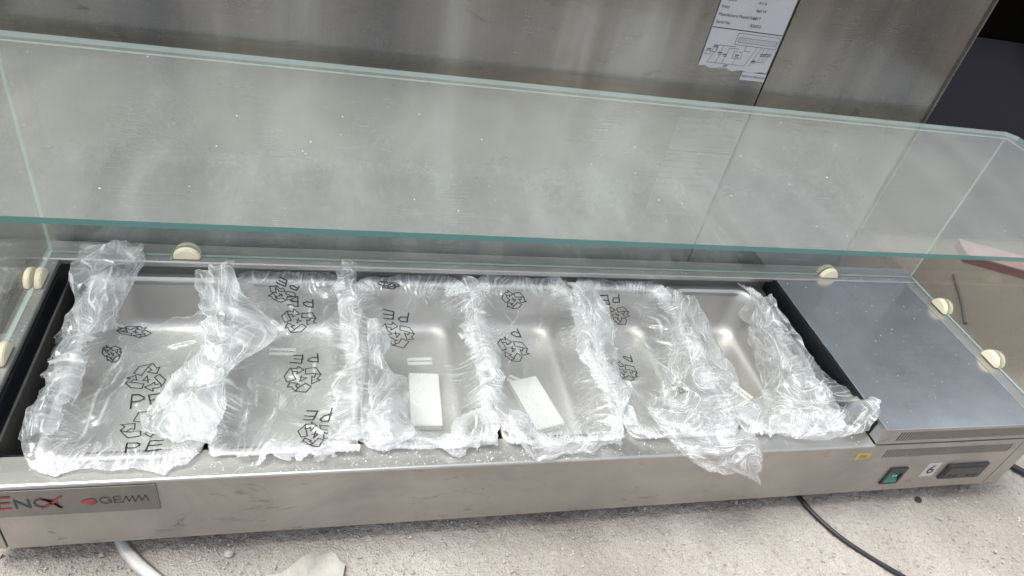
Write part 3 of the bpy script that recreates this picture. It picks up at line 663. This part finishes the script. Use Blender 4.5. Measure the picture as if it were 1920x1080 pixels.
    near2 = np.exp(-(np.clip(d, 0, None) / (reach * 0.9)) ** 1.5)
    haze = np.clip(0.055 + 0.045 * snoise(X, Y, seed + 17, 9), 0.01, 0.13)
    th0 = np.random.default_rng(seed + 23).uniform(0.9, 2.2); ua = X * math.cos(th0) + Y * math.sin(th0); va = -X * math.sin(th0) + Y * math.cos(th0) + 0.01 * snoise(X, Y, seed + 24, 6)
    haze = haze + inner * 0.30 * np.clip(snoise(va, ua * 0.13, seed + 25, 75, 8) - 0.75, 0, 1) * np.clip(snoise(X, Y, seed + 26, 8), 0, 1) * smoothstep(0.0, 0.02, d)   # stretched creases across the opening
    milky = np.clip(cr * 0.42, 0, 0.7) + (0.11 + 0.58 * stre) * near2 * rimamp + haze
    # ragged outer edge
    o_side = np.where(nx > ny, np.where(X < cx, oL, oR), np.where(Y < cy, oF, oB))
    edge = o_side * (0.75 + 0.30 * snoise(s, X * 0, seed + 12, 6) + 0.10 * snoise(s, Y * 0, seed + 13, 22))
    keep = d > -(edge + 0.006)
    milky = np.clip(milky + 0.25 * np.exp(-np.abs(d + edge + 0.006) / 0.0012), 0, 0.95)
    if keepfn is not None:
        dd = keepfn(X, Y); keep &= dd > 0; milky = np.clip(milky + 0.35 * np.exp(-np.abs(dd) / 0.0014), 0, 0.95)
    P = np.stack([X, Y, Z], -1)
    return P, milky, keep, (xs, ys, Z)
def fold_sheet(rows, seed, amp=0.006, wl=0.028, fine=0.0022, milk=0.12, rag=0.006, nu=None, pleat_dir=None):
    """loose piece of film through a net of control points, crumpled along its normals"""
    C = np.array(rows, float); n, m = C.shape[:2]
    def cr(P, t):                                            # Catmull-Rom along axis 0
        i = np.clip(np.floor(t).astype(int), 0, P.shape[0] - 2); f = (t - i)[:, None, None]
        p0, p1, p2, p3 = P[np.clip(i - 1, 0, None)], P[i], P[i + 1], P[np.clip(i + 2, None, P.shape[0] - 1)]
        return 0.5 * (2 * p1 + (p2 - p0) * f + (2 * p0 - 5 * p1 + 4 * p2 - p3) * f * f + (3 * p1 - p0 - 3 * p2 + p3) * f ** 3)
    lu = np.linalg.norm(np.diff(C, axis=0), axis=2).sum(0).max(); lv = np.linalg.norm(np.diff(C, axis=1), axis=2).sum(1).max()
    a, b = int(lu / 0.0012) + 2, int(lv / 0.0012) + 2
    S = cr(C, np.linspace(0, n - 1, a)); S = cr(S.transpose(1, 0, 2), np.linspace(0, m - 1, b)).transpose(1, 0, 2)
    du = np.gradient(S, axis=0); dv = np.gradient(S, axis=1); nr = np.cross(du, dv); nr /= np.linalg.norm(nr, axis=2, keepdims=True) + 1e-9
    U_, V_ = np.meshgrid(np.linspace(0, lu, a), np.linspace(0, lv, b), indexing='ij')
    ang0 = (0.0 if pleat_dir is None else pleat_dir)
    bend = ang0 + 0.5 * snoise(U_, V_, seed + 3, 7, 4)
    q = -U_ * np.sin(bend) * 0.3 + V_ * np.cos(bend * 0.5) + 0.006 * snoise(U_, V_, seed + 4, 12, 4)      # runs across the pleats
    h = amp * 1.15 * crumple(U_, V_, seed, wl * 2.1, 5) + fine * crumple(U_, V_, seed + 30, wl * 0.9, 4)
    pm = np.clip(0.35 + 0.7 * snoise(U_, V_, seed + 9, 14), 0, 1.2)
    rg = lambda sd_, f: np.clip(1 - 1.5 * np.abs(snoise(q, U_ * 0.22, sd_, f, 6)), 0, 1) ** 1.4
    h += pm * (amp * 0.42 * rg(seed + 21, 0.32 / wl) + amp * 0.10 * rg(seed + 22, 0.95 / wl))
    stre = np.clip(snoise(q, U_ * 0.10, seed + 15, 110, 9) - 0.5, 0, 1.2) * np.clip(0.3 + 0.8 * snoise(U_, V_, seed + 16, 16), 0, 1)
    S = S + nr * h[..., None]
    # wavering outer edges
    for ax, (s0, L_) in enumerate(((U_, lu), (V_, lv))):
        pass
    e = np.minimum(np.minimum(U_, lu - U_), np.minimum(V_, lv - V_))
    eg = rag * np.clip(0.5 + 0.5 * snoise(U_, V_, seed + 5, 30) + 0.2 * snoise(U_, V_, seed + 6, 90), 0, 1.4)
    keep = e > eg
    milky = np.clip(crease(h, 0.0012) * 0.45, 0, 0.6) + milk * 1.25 * (0.6 + 0.4 * snoise(U_, V_, seed + 8, 14)) + 0.22 * np.exp(-np.abs(e - eg) / 0.0012) + 0.5 * stre
    return film_mesh('fold', S, np.clip(milky, 0.01, 0.95), keep)

# printed marks on the film: three folding arrows round a 4, and the letters PE
ARROW = [(-0.52, 0.44), (-0.28, 0.88), (0.25, 0.88), (0.42, 0.60), (0.58, 0.69), (0.50, 0.27), (0.08, 0.42), (0.22, 0.50), (0.08, 0.70), (-0.03, 0.58), (-0.20, 0.27), (-0.52, 0.44)]
def mark(bm, cx, cy, rot, sc, fn, what='both', sx=1.0, sy=1.0):
    ca, sa = math.cos(rot), math.sin(rot); sc *= 1.12
    W = lambda p: (p[0] + 0.0010 * math.sin(p[1] * 190 + p[0] * 70 + cx * 900) + 0.0008 * math.sin(p[1] * 510 + cy * 300), p[1] + 0.0010 * math.sin(p[0] * 210 + p[1] * 90 + cy * 700))
    T = lambda x, y: W((cx + (x * sx * ca - y * sy * sa) * sc, cy + (x * sx * sa + y * sy * ca) * sc))
    if 'm' in what or what == 'both':
        for k in range(3):
            c, s_ = math.cos(k * 2.0944), math.sin(k * 2.0944)
            ribbon(bm, [T(x * c - y * s_, x * s_ + y * c) for x, y in ARROW], 0.0014, closed=False, fn=fn)
            ribbon(bm, [T(x * c - y * s_, x * s_ + y * c) for x, y in ((0.08, 0.70), (0.25, 0.88))], 0.0014, fn=fn)
        ribbon(bm, [T(x, y) for x, y in ((0.06, -0.22), (0.06, 0.22), (-0.15, -0.06), (0.17, -0.06))], 0.0013, fn=fn)
    if 'P' in what or what == 'both':
        ribbon(bm, [T(x, y) for x, y in ((-0.58, -1.75), (-0.58, -1.08), (-0.26, -1.08), (-0.10, -1.20), (-0.10, -1.32), (-0.26, -1.44), (-0.58, -1.44))], 0.0020, fn=fn)
    if 'E' in what or what == 'both':
        ribbon(bm, [T(x, y) for x, y in ((0.72, -1.08), (0.20, -1.08), (0.20, -1.75), (0.72, -1.75))], 0.0020, fn=fn)
        ribbon(bm, [T(x, y) for x, y in ((0.20, -1.41), (0.66, -1.41))], 0.0020, fn=fn)
def sampler(g, lift=0.0009):
    xs, ys, Z = g
    def fn(x, y):
        i = min(max((x - xs[0]) / (xs[1] - xs[0]), 0), len(xs) - 1.001); j = min(max((y - ys[0]) / (ys[1] - ys[0]), 0), len(ys) - 1.001)
        a, b = int(i), int(j); f, h = i - a, j - b
        z = Z[a, b] * (1 - f) * (1 - h) + Z[a + 1, b] * f * (1 - h) + Z[a, b + 1] * (1 - f) * h + Z[a + 1, b + 1] * f * h
        return (x, y, z + lift)
    return fn

F1a = [[(0.070,0.380,0.163),(0.111,0.366,0.178),(0.148,0.385,0.164)], [(0.068,0.350,0.152),(0.126,0.319,0.186),(0.167,0.347,0.166)], [(0.073,0.314,0.142),(0.118,0.303,0.160),(0.153,0.323,0.144)],
       [(0.086,0.265,0.136),(0.120,0.254,0.145),(0.138,0.299,0.122)], [(0.090,0.235,0.131),(0.120,0.221,0.136),(0.138,0.262,0.106)]]
F1b = [[(0.226,0.353,0.141),(0.253,0.351,0.156),(0.282,0.349,0.173)], [(0.240,0.296,0.136),(0.270,0.267,0.166),(0.296,0.292,0.161)], [(0.255,0.256,0.131),(0.288,0.224,0.161),(0.353,0.227,0.133)],
       [(0.248,0.205,0.131),(0.282,0.163,0.161),(0.301,0.153,0.145)], [(0.223,0.150,0.128),(0.266,0.126,0.151),(0.296,0.116,0.153)], [(0.203,0.102,0.124),(0.247,0.087,0.148),(0.299,0.052,0.156)], [(0.207,0.054,0.131),(0.248,0.035,0.143),(0.288,0.035,0.137)]]
F5 = [[(1.016,0.347,0.130),(1.026,0.327,0.143),(1.051,0.312,0.130)], [(0.972,0.249,0.121),(0.987,0.230,0.151),(1.049,0.246,0.128)], [(0.937,0.169,0.118),(0.965,0.135,0.151),(1.046,0.151,0.124)], [(0.899,0.109,0.122),(0.942,0.076,0.148),(1.039,0.097,0.133)],
      [(0.862,0.071,0.133),(0.913,0.033,0.151),(1.057,0.063,0.136)], [(0.880,0.004,0.131),(0.935,0.000,0.138),(1.020,0.022,0.137)], [(0.912,-0.012,0.118),(0.960,-0.016,0.118),(1.012,-0.010,0.122)], [(0.980,-0.014,0.093),(1.008,-0.018,0.082),(1.037,-0.014,0.057)]]
F6 = [[(1.169,0.311,0.100),(1.166,0.306,0.143),(1.189,0.317,0.151)], [(1.145,0.265,0.085),(1.132,0.219,0.151),(1.197,0.248,0.138)], [(1.118,0.178,0.095),(1.111,0.135,0.161),(1.205,0.175,0.134)], [(1.079,0.102,0.113),(1.112,0.068,0.161),(1.210,0.113,0.136)],
      [(1.058,0.058,0.130),(1.120,0.031,0.156),(1.238,0.052,0.162)], [(1.032,0.022,0.131),(1.112,0.005,0.132),(1.190,0.004,0.150)]]
F4 = [[(0.654,0.078,0.138),(0.647,0.034,0.151),(0.667,0.002,0.128)], [(0.680,0.068,0.133),(0.672,0.016,0.151),(0.682,-0.006,0.126)], [(0.711,0.028,0.133),(0.712,0.008,0.139),(0.718,0.000,0.127)], [(0.765,0.028,0.133),(0.767,0.016,0.139),(0.775,0.012,0.128)], [(0.814,0.044,0.134),(0.796,0.012,0.151),(0.807,0.012,0.130)]]
F3 = [[(0.472,0.257,0.135),(0.494,0.250,0.143),(0.506,0.234,0.113)], [(0.472,0.187,0.138),(0.489,0.182,0.143),(0.497,0.179,0.113)], [(0.470,0.115,0.136),(0.500,0.133,0.138),(0.530,0.161,0.104)], [(0.469,0.075,0.134),(0.495,0.075,0.151),(0.525,0.081,0.113)], [(0.466,0.032,0.131),(0.499,0.019,0.143),(0.535,0.037,0.130)]]
F3b = [[(0.585,0.083,0.113),(0.606,0.067,0.151),(0.630,0.052,0.143)], [(0.575,0.048,0.123),(0.601,0.036,0.151),(0.633,0.030,0.143)], [(0.561,0.022,0.130),(0.595,0.016,0.134),(0.635,0.020,0.130)]]
F5b = [[(0.867,0.370,0.135),(0.842,0.347,0.143),(0.820,0.360,0.133)], [(0.871,0.269,0.126),(0.836,0.240,0.143),(0.819,0.243,0.130)], [(0.856,0.176,0.121),(0.825,0.146,0.143),(0.813,0.150,0.130)], [(0.852,0.111,0.121),(0.815,0.070,0.148),(0.802,0.067,0.130)], [(0.833,0.043,0.133),(0.800,0.010,0.148),(0.788,0.018,0.131)]]
F2 = [[(0.432,0.372,0.150),(0.450,0.360,0.166),(0.466,0.362,0.152)], [(0.428,0.345,0.134),(0.450,0.335,0.146),(0.468,0.335,0.137)], [(0.432,0.29,0.128),(0.452,0.28,0.140),(0.466,0.28,0.133)], [(0.436,0.19,0.127),(0.454,0.18,0.139),(0.466,0.18,0.133)], [(0.425,0.10,0.120),(0.450,0.085,0.150),(0.466,0.09,0.134)], [(0.415,0.035,0.130),(0.445,0.03,0.143),(0.464,0.028,0.133)]]

def hole1(X, Y):        # the first bag is torn open at the back: bare pan shows
    c = 0.262 + 0.22 * (X - 0.14) + 0.004 * np.sin(X * 160)
    return np.maximum(np.maximum(c - Y, 0.136 - X), X - 0.240)
def hole6(X, Y):        # the last bag only covers the front and the right of its pan
    return np.maximum(0.10 + 0.5 * (X - 1.06) - Y, X - (1.145 + 0.02 * np.sin(Y * 60)))
def bunch(x, ya, yb, wd, ht, seed, n=7):
    r = np.random.default_rng(seed); rows = []
    for i in range(n):
        y = ya + (yb - ya) * i / (n - 1); ww = wd * r.uniform(0.55, 1.35); hh = ht * r.uniform(0.3, 1.0); xo = x + r.uniform(-0.006, 0.006)
        rows.append([(xo - ww, y + r.uniform(-0.008, 0.008), H + 0.004 - max(0, ww - 0.018) * 0.5), (xo - ww * 0.35, y, H + 0.007 + hh), (xo + ww * 0.3, y + r.uniform(-0.006, 0.006), H + 0.008 + hh * r.uniform(0.4, 1.0)), (xo + ww, y + r.uniform(-0.008, 0.008), H + 0.004 - max(0, ww - 0.018) * 0.5)])
    return rows
def bunch_x(y, xa, xb, wd, ht, seed, n=6):
    return [[(b + 0, y + (a - x0_) , c) for a, b, c in row] for x0_ in (0.0,) for row in bunch(0.0, xa, xb, wd, ht, seed, n)]
XB = [PX0 + PITCH * i - 0.002 for i in range(7)]
PI = math.pi
bags = [
 dict(k=0, over=(0.020, 0.010, 0.022, 0.010), sag=0.020, keepfn=hole1, seed=11, rimamp=0.75, label='clear bag over the end pan, torn open, printed with upright PE', folds=[(F1a, 201, dict(milk=0.18)), (F1b, 202, dict(milk=0.26, amp=0.007)), (bunch(XB[0], 0.33, 0.05, 0.020, 0.008, 56), 218, dict(milk=0.16, rag=0.008))],
      marks=[(0.161, 0.250, 0.05, 0.021, 'm', 1, 0.55), (0.143, 0.205, PI + 0.4, 0.017, 'm', 0.7, 0.9), (0.191, 0.163, 0.15, 0.024, 'both', 1, 1), (0.205, 0.083, 0.12, 0.026, 'both', 1, 1)]),
 dict(k=1, over=(0.006, 0.008, 0.010, 0.012), sag=0.016, seed=12, rimamp=0.9, label='clear bag over the second pan from the left with three PE marks in a row', folds=[(F2, 203, dict(milk=0.2)), (bunch_x(0.030, 0.34, 0.46, 0.014, 0.007, 51), 213, dict(milk=0.3, rag=0.008))],
      marks=[(0.350, 0.325, PI - 0.5, 0.022, 'both', 1, 0.6), (0.376, 0.270, PI - 0.1, 0.025, 'both', 1, 1), (0.385, 0.156, PI - 0.12, 0.024, 'both', 1, 1), (0.404, 0.052, PI - 0.12, 0.022, 'both', 1, 1)]),
 dict(k=2, over=(0.006, 0.006, 0.010, 0.008), sag=0.020, seed=13, inner=0.3, label='clear bag over the pan with the straight white box', folds=[(F3, 204, dict(milk=0.22)), (F3b, 205, dict(milk=0.3)), (bunch(XB[3], 0.36, 0.05, 0.020, 0.010, 52), 214, dict(milk=0.24, rag=0.008)), (bunch_x(0.030, 0.47, 0.60, 0.013, 0.007, 53), 215, dict(milk=0.28, rag=0.008))],
      marks=[(0.520, 0.243, PI - 0.05, 0.026, 'both', 1, 1), (0.512, 0.345, PI, 0.018, 'm', 1, 0.35)]),
 dict(k=3, over=(0.006, 0.006, 0.010, 0.008), sag=0.020, seed=14, inner=0.4, label='clear bag over the pan with the askew white box, flap on the front rail', folds=[(F4, 206, dict(milk=0.24)), (bunch(XB[4], 0.365, 0.04, 0.021, 0.014, 54), 216, dict(milk=0.24, rag=0.008))],
      marks=[(0.716, 0.322, PI, 0.020, 'm', 1, 0.9), (0.692, 0.208, PI - 0.05, 0.025, 'mP', 1, 1)]),
 dict(k=4, over=(0.006, 0.006, 0.008, 0.008), sag=0.020, seed=15, label='clear bag whose big loose fold hangs down over the front panel', folds=[(F5, 207, dict(milk=0.13, amp=0.008, wl=0.034)), (F5b, 208, dict(milk=0.2)), (bunch(XB[5], 0.345, 0.12, 0.020, 0.010, 55), 217, dict(milk=0.18, rag=0.008))],
      marks=[(0.893, 0.292, PI + 0.05, 0.022, 'both', 1, 1), (0.860, 0.158, PI - 0.2, 0.023, 'mP', 1, 0.9), (0.915, 0.118, 1.9, 0.018, 'P', 1, 1)]),
 dict(k=5, over=(0.004, 0.012, 0.012, 0.004), sag=0.018, keepfn=hole6, seed=16, label='clear crumpled bag bunched up beside the compressor cover', folds=[(F6, 209, dict(milk=0.14, amp=0.009, wl=0.036))], marks=[]),
]
for b in bags:
    k = b['k']; cx = PX0 + PITCH * k + PW / 2
    P, mk, keep, g = bag_sheet(k, b['over'], b['sag'], b.get('bumps', ()), b.get('keepfn'), b['seed'] * 1000, b.get('rimamp', 1.0), b.get('inner', 1.0))
    t = thing('plastic_bag', b['label'], 'plastic bag', (cx, 0.19, H + 0.005), 0, 'clear plastic bags round the pans')
    off = -Vector((cx, 0.19, H + 0.005))
    o = obj('film', film_mesh('film', P, mk, keep), 'film', t); o.location = off
    for rows, sd_, kw in b['folds']:
        f = obj('loose_fold', fold_sheet(rows, sd_ * 10, **kw), 'film', t); f.location = off
    if b['marks']:
        fn = sampler(g)
        for (mx_, my_, rot, sc, what, sx, sy) in b['marks']:
            bm = bmesh.new(); mark(bm, mx_, my_, rot, sc, fn, what, sx, sy)
            p = obj('recycling_mark', bm, 'ink', t); p.location = off

# ------------------------------------------------------------------ white plaster flecks on the steel
def flecks():
    V = []; F = []
    def put(x, y, z, s):
        b = len(V); t = random.uniform(0, 6.28); l = random.uniform(0.6, 2.0)
        for c in ((-1, -0.6, 0), (1, -0.6, 0), (0.8, 0.7, 0), (-0.7, 0.5, 0), (0, 0, 0.7)):
            px, py = c[0] * s * l * random.uniform(0.7, 1.2), c[1] * s * random.uniform(0.7, 1.2)
            V.append((x + px * math.cos(t) - py * math.sin(t), y + px * math.sin(t) + py * math.cos(t), z + 0.0002 + c[2] * s))
        F.extend([(b, b + 1, b + 4), (b + 1, b + 2, b + 4), (b + 2, b + 3, b + 4), (b + 3, b, b + 4)])
    S = lambda: random.choice((0.0002, 0.0003, 0.0003, 0.0004, 0.0005, 0.0008))
    for _ in range(750): put(random.gauss(random.choice((0.35, 0.55, 0.66, 0.75)), 0.11), random.uniform(0.001, 0.024), 0.1211, S())
    for _ in range(200): put(random.uniform(0.06, 1.2), random.uniform(0.001, 0.022), 0.1211, S())
    for _ in range(200): put(random.uniform(1.222, 1.503), random.uniform(0.005, 0.345), 0.1563, S() * 0.75)
    for _ in range(240): put(random.uniform(0.034, 0.050), random.uniform(0.045, 0.35), HB, S())
    for _ in range(300): put(random.uniform(0.06, 1.5), random.uniform(0.373, 0.392) if random.random() < 0.3 else random.uniform(0.357, 0.364), HB, S())
    for _ in range(120): put(random.uniform(1.16, 1.21), random.uniform(0.06, 0.33), 0.0112, S())
    for _ in range(170): put(random.uniform(0.05, 1.53), random.uniform(0.02, 0.365), ZG, random.choice((0.0002, 0.0002, 0.0003, 0.0003, 0.0006)))
    me = bpy.data.meshes.new('dust_flecks'); me.from_pydata(V, [], F)
    tag(obj('dust_flecks', me, 'fleck'), 'white plaster flecks scattered on the steel rails and compressor lid', None, None, 'stuff')
flecks()

# ------------------------------------------------------------------ things on the floor
tag(obj('power_cable', tube([(1.12, 0.16, FLOOR + 0.006), (1.150, 0.06, FLOOR + 0.006), (1.165, 0.021, FLOOR + 0.006), (1.175, -0.015, FLOOR + 0.006), (1.198, -0.059, FLOOR + 0.006), (1.231, -0.098, FLOOR + 0.006), (1.267, -0.132, FLOOR + 0.006), (1.33, -0.19, FLOOR + 0.006)], 0.0038), 'rubber', smooth=True),
    'black power cable running out from under the front panel', 'cable')
tag(obj('power_cable', tube([(1.58, 0.13, FLOOR + 0.008), (1.62, 0.075, FLOOR + 0.008), (1.645, 0.046, FLOOR + 0.008), (1.668, 0.020, FLOOR + 0.008), (1.70, -0.02, FLOOR + 0.008), (1.72, -0.08, FLOOR + 0.008)], 0.006), 'rubber', smooth=True),
    'thick black cable lying beyond the compressor end', 'cable')
def strip_mesh(path, wd, th, zf):
    bm = bmesh.new(); prev = None
    for i, (x, y, z, wv) in enumerate(path):
        d = Vector((path[min(i + 1, len(path) - 1)][0] - path[max(i - 1, 0)][0], path[min(i + 1, len(path) - 1)][1] - path[max(i - 1, 0)][1], 0)).normalized()
        n = Vector((-d.y, d.x, 0)) * wd * wv / 2; c = Vector((x, y, z))
        ring = [bm.verts.new(c - n), bm.verts.new(c - n * 0.3 + Vector((0, 0, th * zf))), bm.verts.new(c + n * 0.4 + Vector((0, 0, th))), bm.verts.new(c + n), bm.verts.new(c + n * 0.3 - Vector((0, 0, 0.0008)))]
        if prev:
            for k in range(5): bm.faces.new((prev[k], prev[(k + 1) % 5], ring[(k + 1) % 5], ring[k]))
        else: bm.faces.new(ring)
        prev = ring
    bm.faces.new(prev[::-1]); bmesh.ops.recalc_face_normals(bm, faces=bm.faces); return bm
tag(obj('plastic_strip', strip_mesh([(0.150, 0.06, FLOOR + 0.003, 0.8), (0.168, 0.022, FLOOR + 0.003, 0.9), (0.180, 0.004, FLOOR + 0.003, 1.1), (0.196, -0.014, FLOOR + 0.003, 1.2), (0.214, -0.030, FLOOR + 0.003, 1.1), (0.24, -0.052, FLOOR + 0.003, 1.0)], 0.015, 0.004, 0.6), 'strip', smooth=True),
    'folded dirty white plastic strip sticking out under the nameplate', 'plastic strip')
def scrap():
    u = np.linspace(0, 1, 60); v = np.linspace(0, 1, 40); U_, V_ = np.meshgrid(u, v, indexing='ij')
    X = 0.335 + 0.098 * U_ + 0.012 * V_; Y = -0.105 + V_ * (0.060 + 0.026 * smoothstep(0.1, 0.55, U_) - 0.020 * smoothstep(0.82, 1.0, U_))
    Z = FLOOR + 0.005 + 0.0035 * crumple(U_ * 0.1, V_ * 0.08, 5, 0.05, 4) + 0.0006 * crumple(U_ * 0.1, V_ * 0.08, 9, 0.012, 5) + 0.004 * smoothstep(0.7, 1, U_)
    Z = np.maximum(Z, FLOOR + 0.0035)
    top = np.stack([X, Y, Z], -1).reshape(-1, 3); F = grid_faces(60, 40)
    bot = top - np.array([0, 0, 0.0006]); n = len(top)
    return mesh_np('scrap', np.concatenate([top, bot]), np.concatenate([F, F[:, ::-1] + n]))
tag(obj('paper_scrap', scrap(), 'rag'), 'dusty torn paper scrap lying on the floor in front of the unit', 'paper scrap')
def rock(x, y, s, mat, label):
    bm = bmesh.new(); bmesh.ops.create_icosphere(bm, subdivisions=2, radius=s)
    for v in bm.verts: v.co *= random.uniform(0.75, 1.15); v.co.z *= 0.7
    o = obj('stone', bm, mat); o.location = (x, y, FLOOR + s * 0.5); tag(o, label, 'stone')
rock(1.394, -0.004, 0.006, 'stone_dark', 'small dark stone on the floor below the rocker switch')
rock(0.300, -0.008, 0.006, 'stone', 'small grey stone on the floor beside the paper scrap')
# ------------------------------------------------------------------ dim things behind the compressor end
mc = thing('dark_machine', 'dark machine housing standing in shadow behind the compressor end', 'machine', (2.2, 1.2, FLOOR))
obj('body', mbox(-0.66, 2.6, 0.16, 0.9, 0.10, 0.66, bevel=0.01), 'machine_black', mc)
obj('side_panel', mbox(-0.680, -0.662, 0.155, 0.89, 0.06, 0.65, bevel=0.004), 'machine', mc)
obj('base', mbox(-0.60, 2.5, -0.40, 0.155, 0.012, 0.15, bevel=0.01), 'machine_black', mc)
bm = bmesh.new()
q = [(0.145, 0.40), (-0.10, 0.16), (-0.09, 0.152), (0.15, 0.36)]
A = [bm.verts.new((-0.05, y, z)) for y, z in q]; B = [bm.verts.new((2.4, y, z)) for y, z in q]
for i in range(4): bm.faces.new((A[i], A[(i + 1) % 4], B[(i + 1) % 4], B[i]))
bm.faces.new(A); bm.faces.new(B); bmesh.ops.recalc_face_normals(bm, faces=bm.faces)
obj('skirt', bm, 'machine_grey', mc)
obj('orange_cap', mbox(0.30, 0.42, 0.06, 0.154, 0.53, 0.60, bevel=0.015), 'orange', mc)
for x in (-0.55, 2.4): obj('foot', mbox(x - 0.03, x + 0.03, -0.38, -0.32, 0, 0.012), 'machine_black', mc)
wl_ = thing('unseen_wall', 'unseen plain blue grey wall far behind the dark machine', 'wall', (4.0, 2.6, FLOOR))  # unseen wall, added to dim the sky mirrored in lid and shelf
obj('sheeting', mbox(-3.2, 5.0, 0, 0.12, 0, 3.4), plain('blue grey sheeting', (0.20, 0.215, 0.25), 0.7, vary=0.15, bscale=20), wl_)
t = thing('pink_board', 'dull pink board with dark red edge lying on the floor behind the compressor end', 'board', (2.22, 0.66, FLOOR), -0.42)
obj('face', mbox(-0.15, 0.16, -0.035, 0.045, 0.0225, 0.0265), 'pink', t); obj('core', mbox(-0.148, 0.158, -0.033, 0.043, 0.0, 0.0222), 'red_board', t)
tag(obj('iron_rod', tube([(1.985, 0.625, FLOOR + 0.006), (1.93, 0.53, FLOOR + 0.005), (1.868, 0.440, FLOOR + 0.005)], 0.004), plain('rusty rod', (0.07, 0.055, 0.042), 0.8), smooth=True), 'thin dark rod lying on the floor behind the compressor end', 'rod')
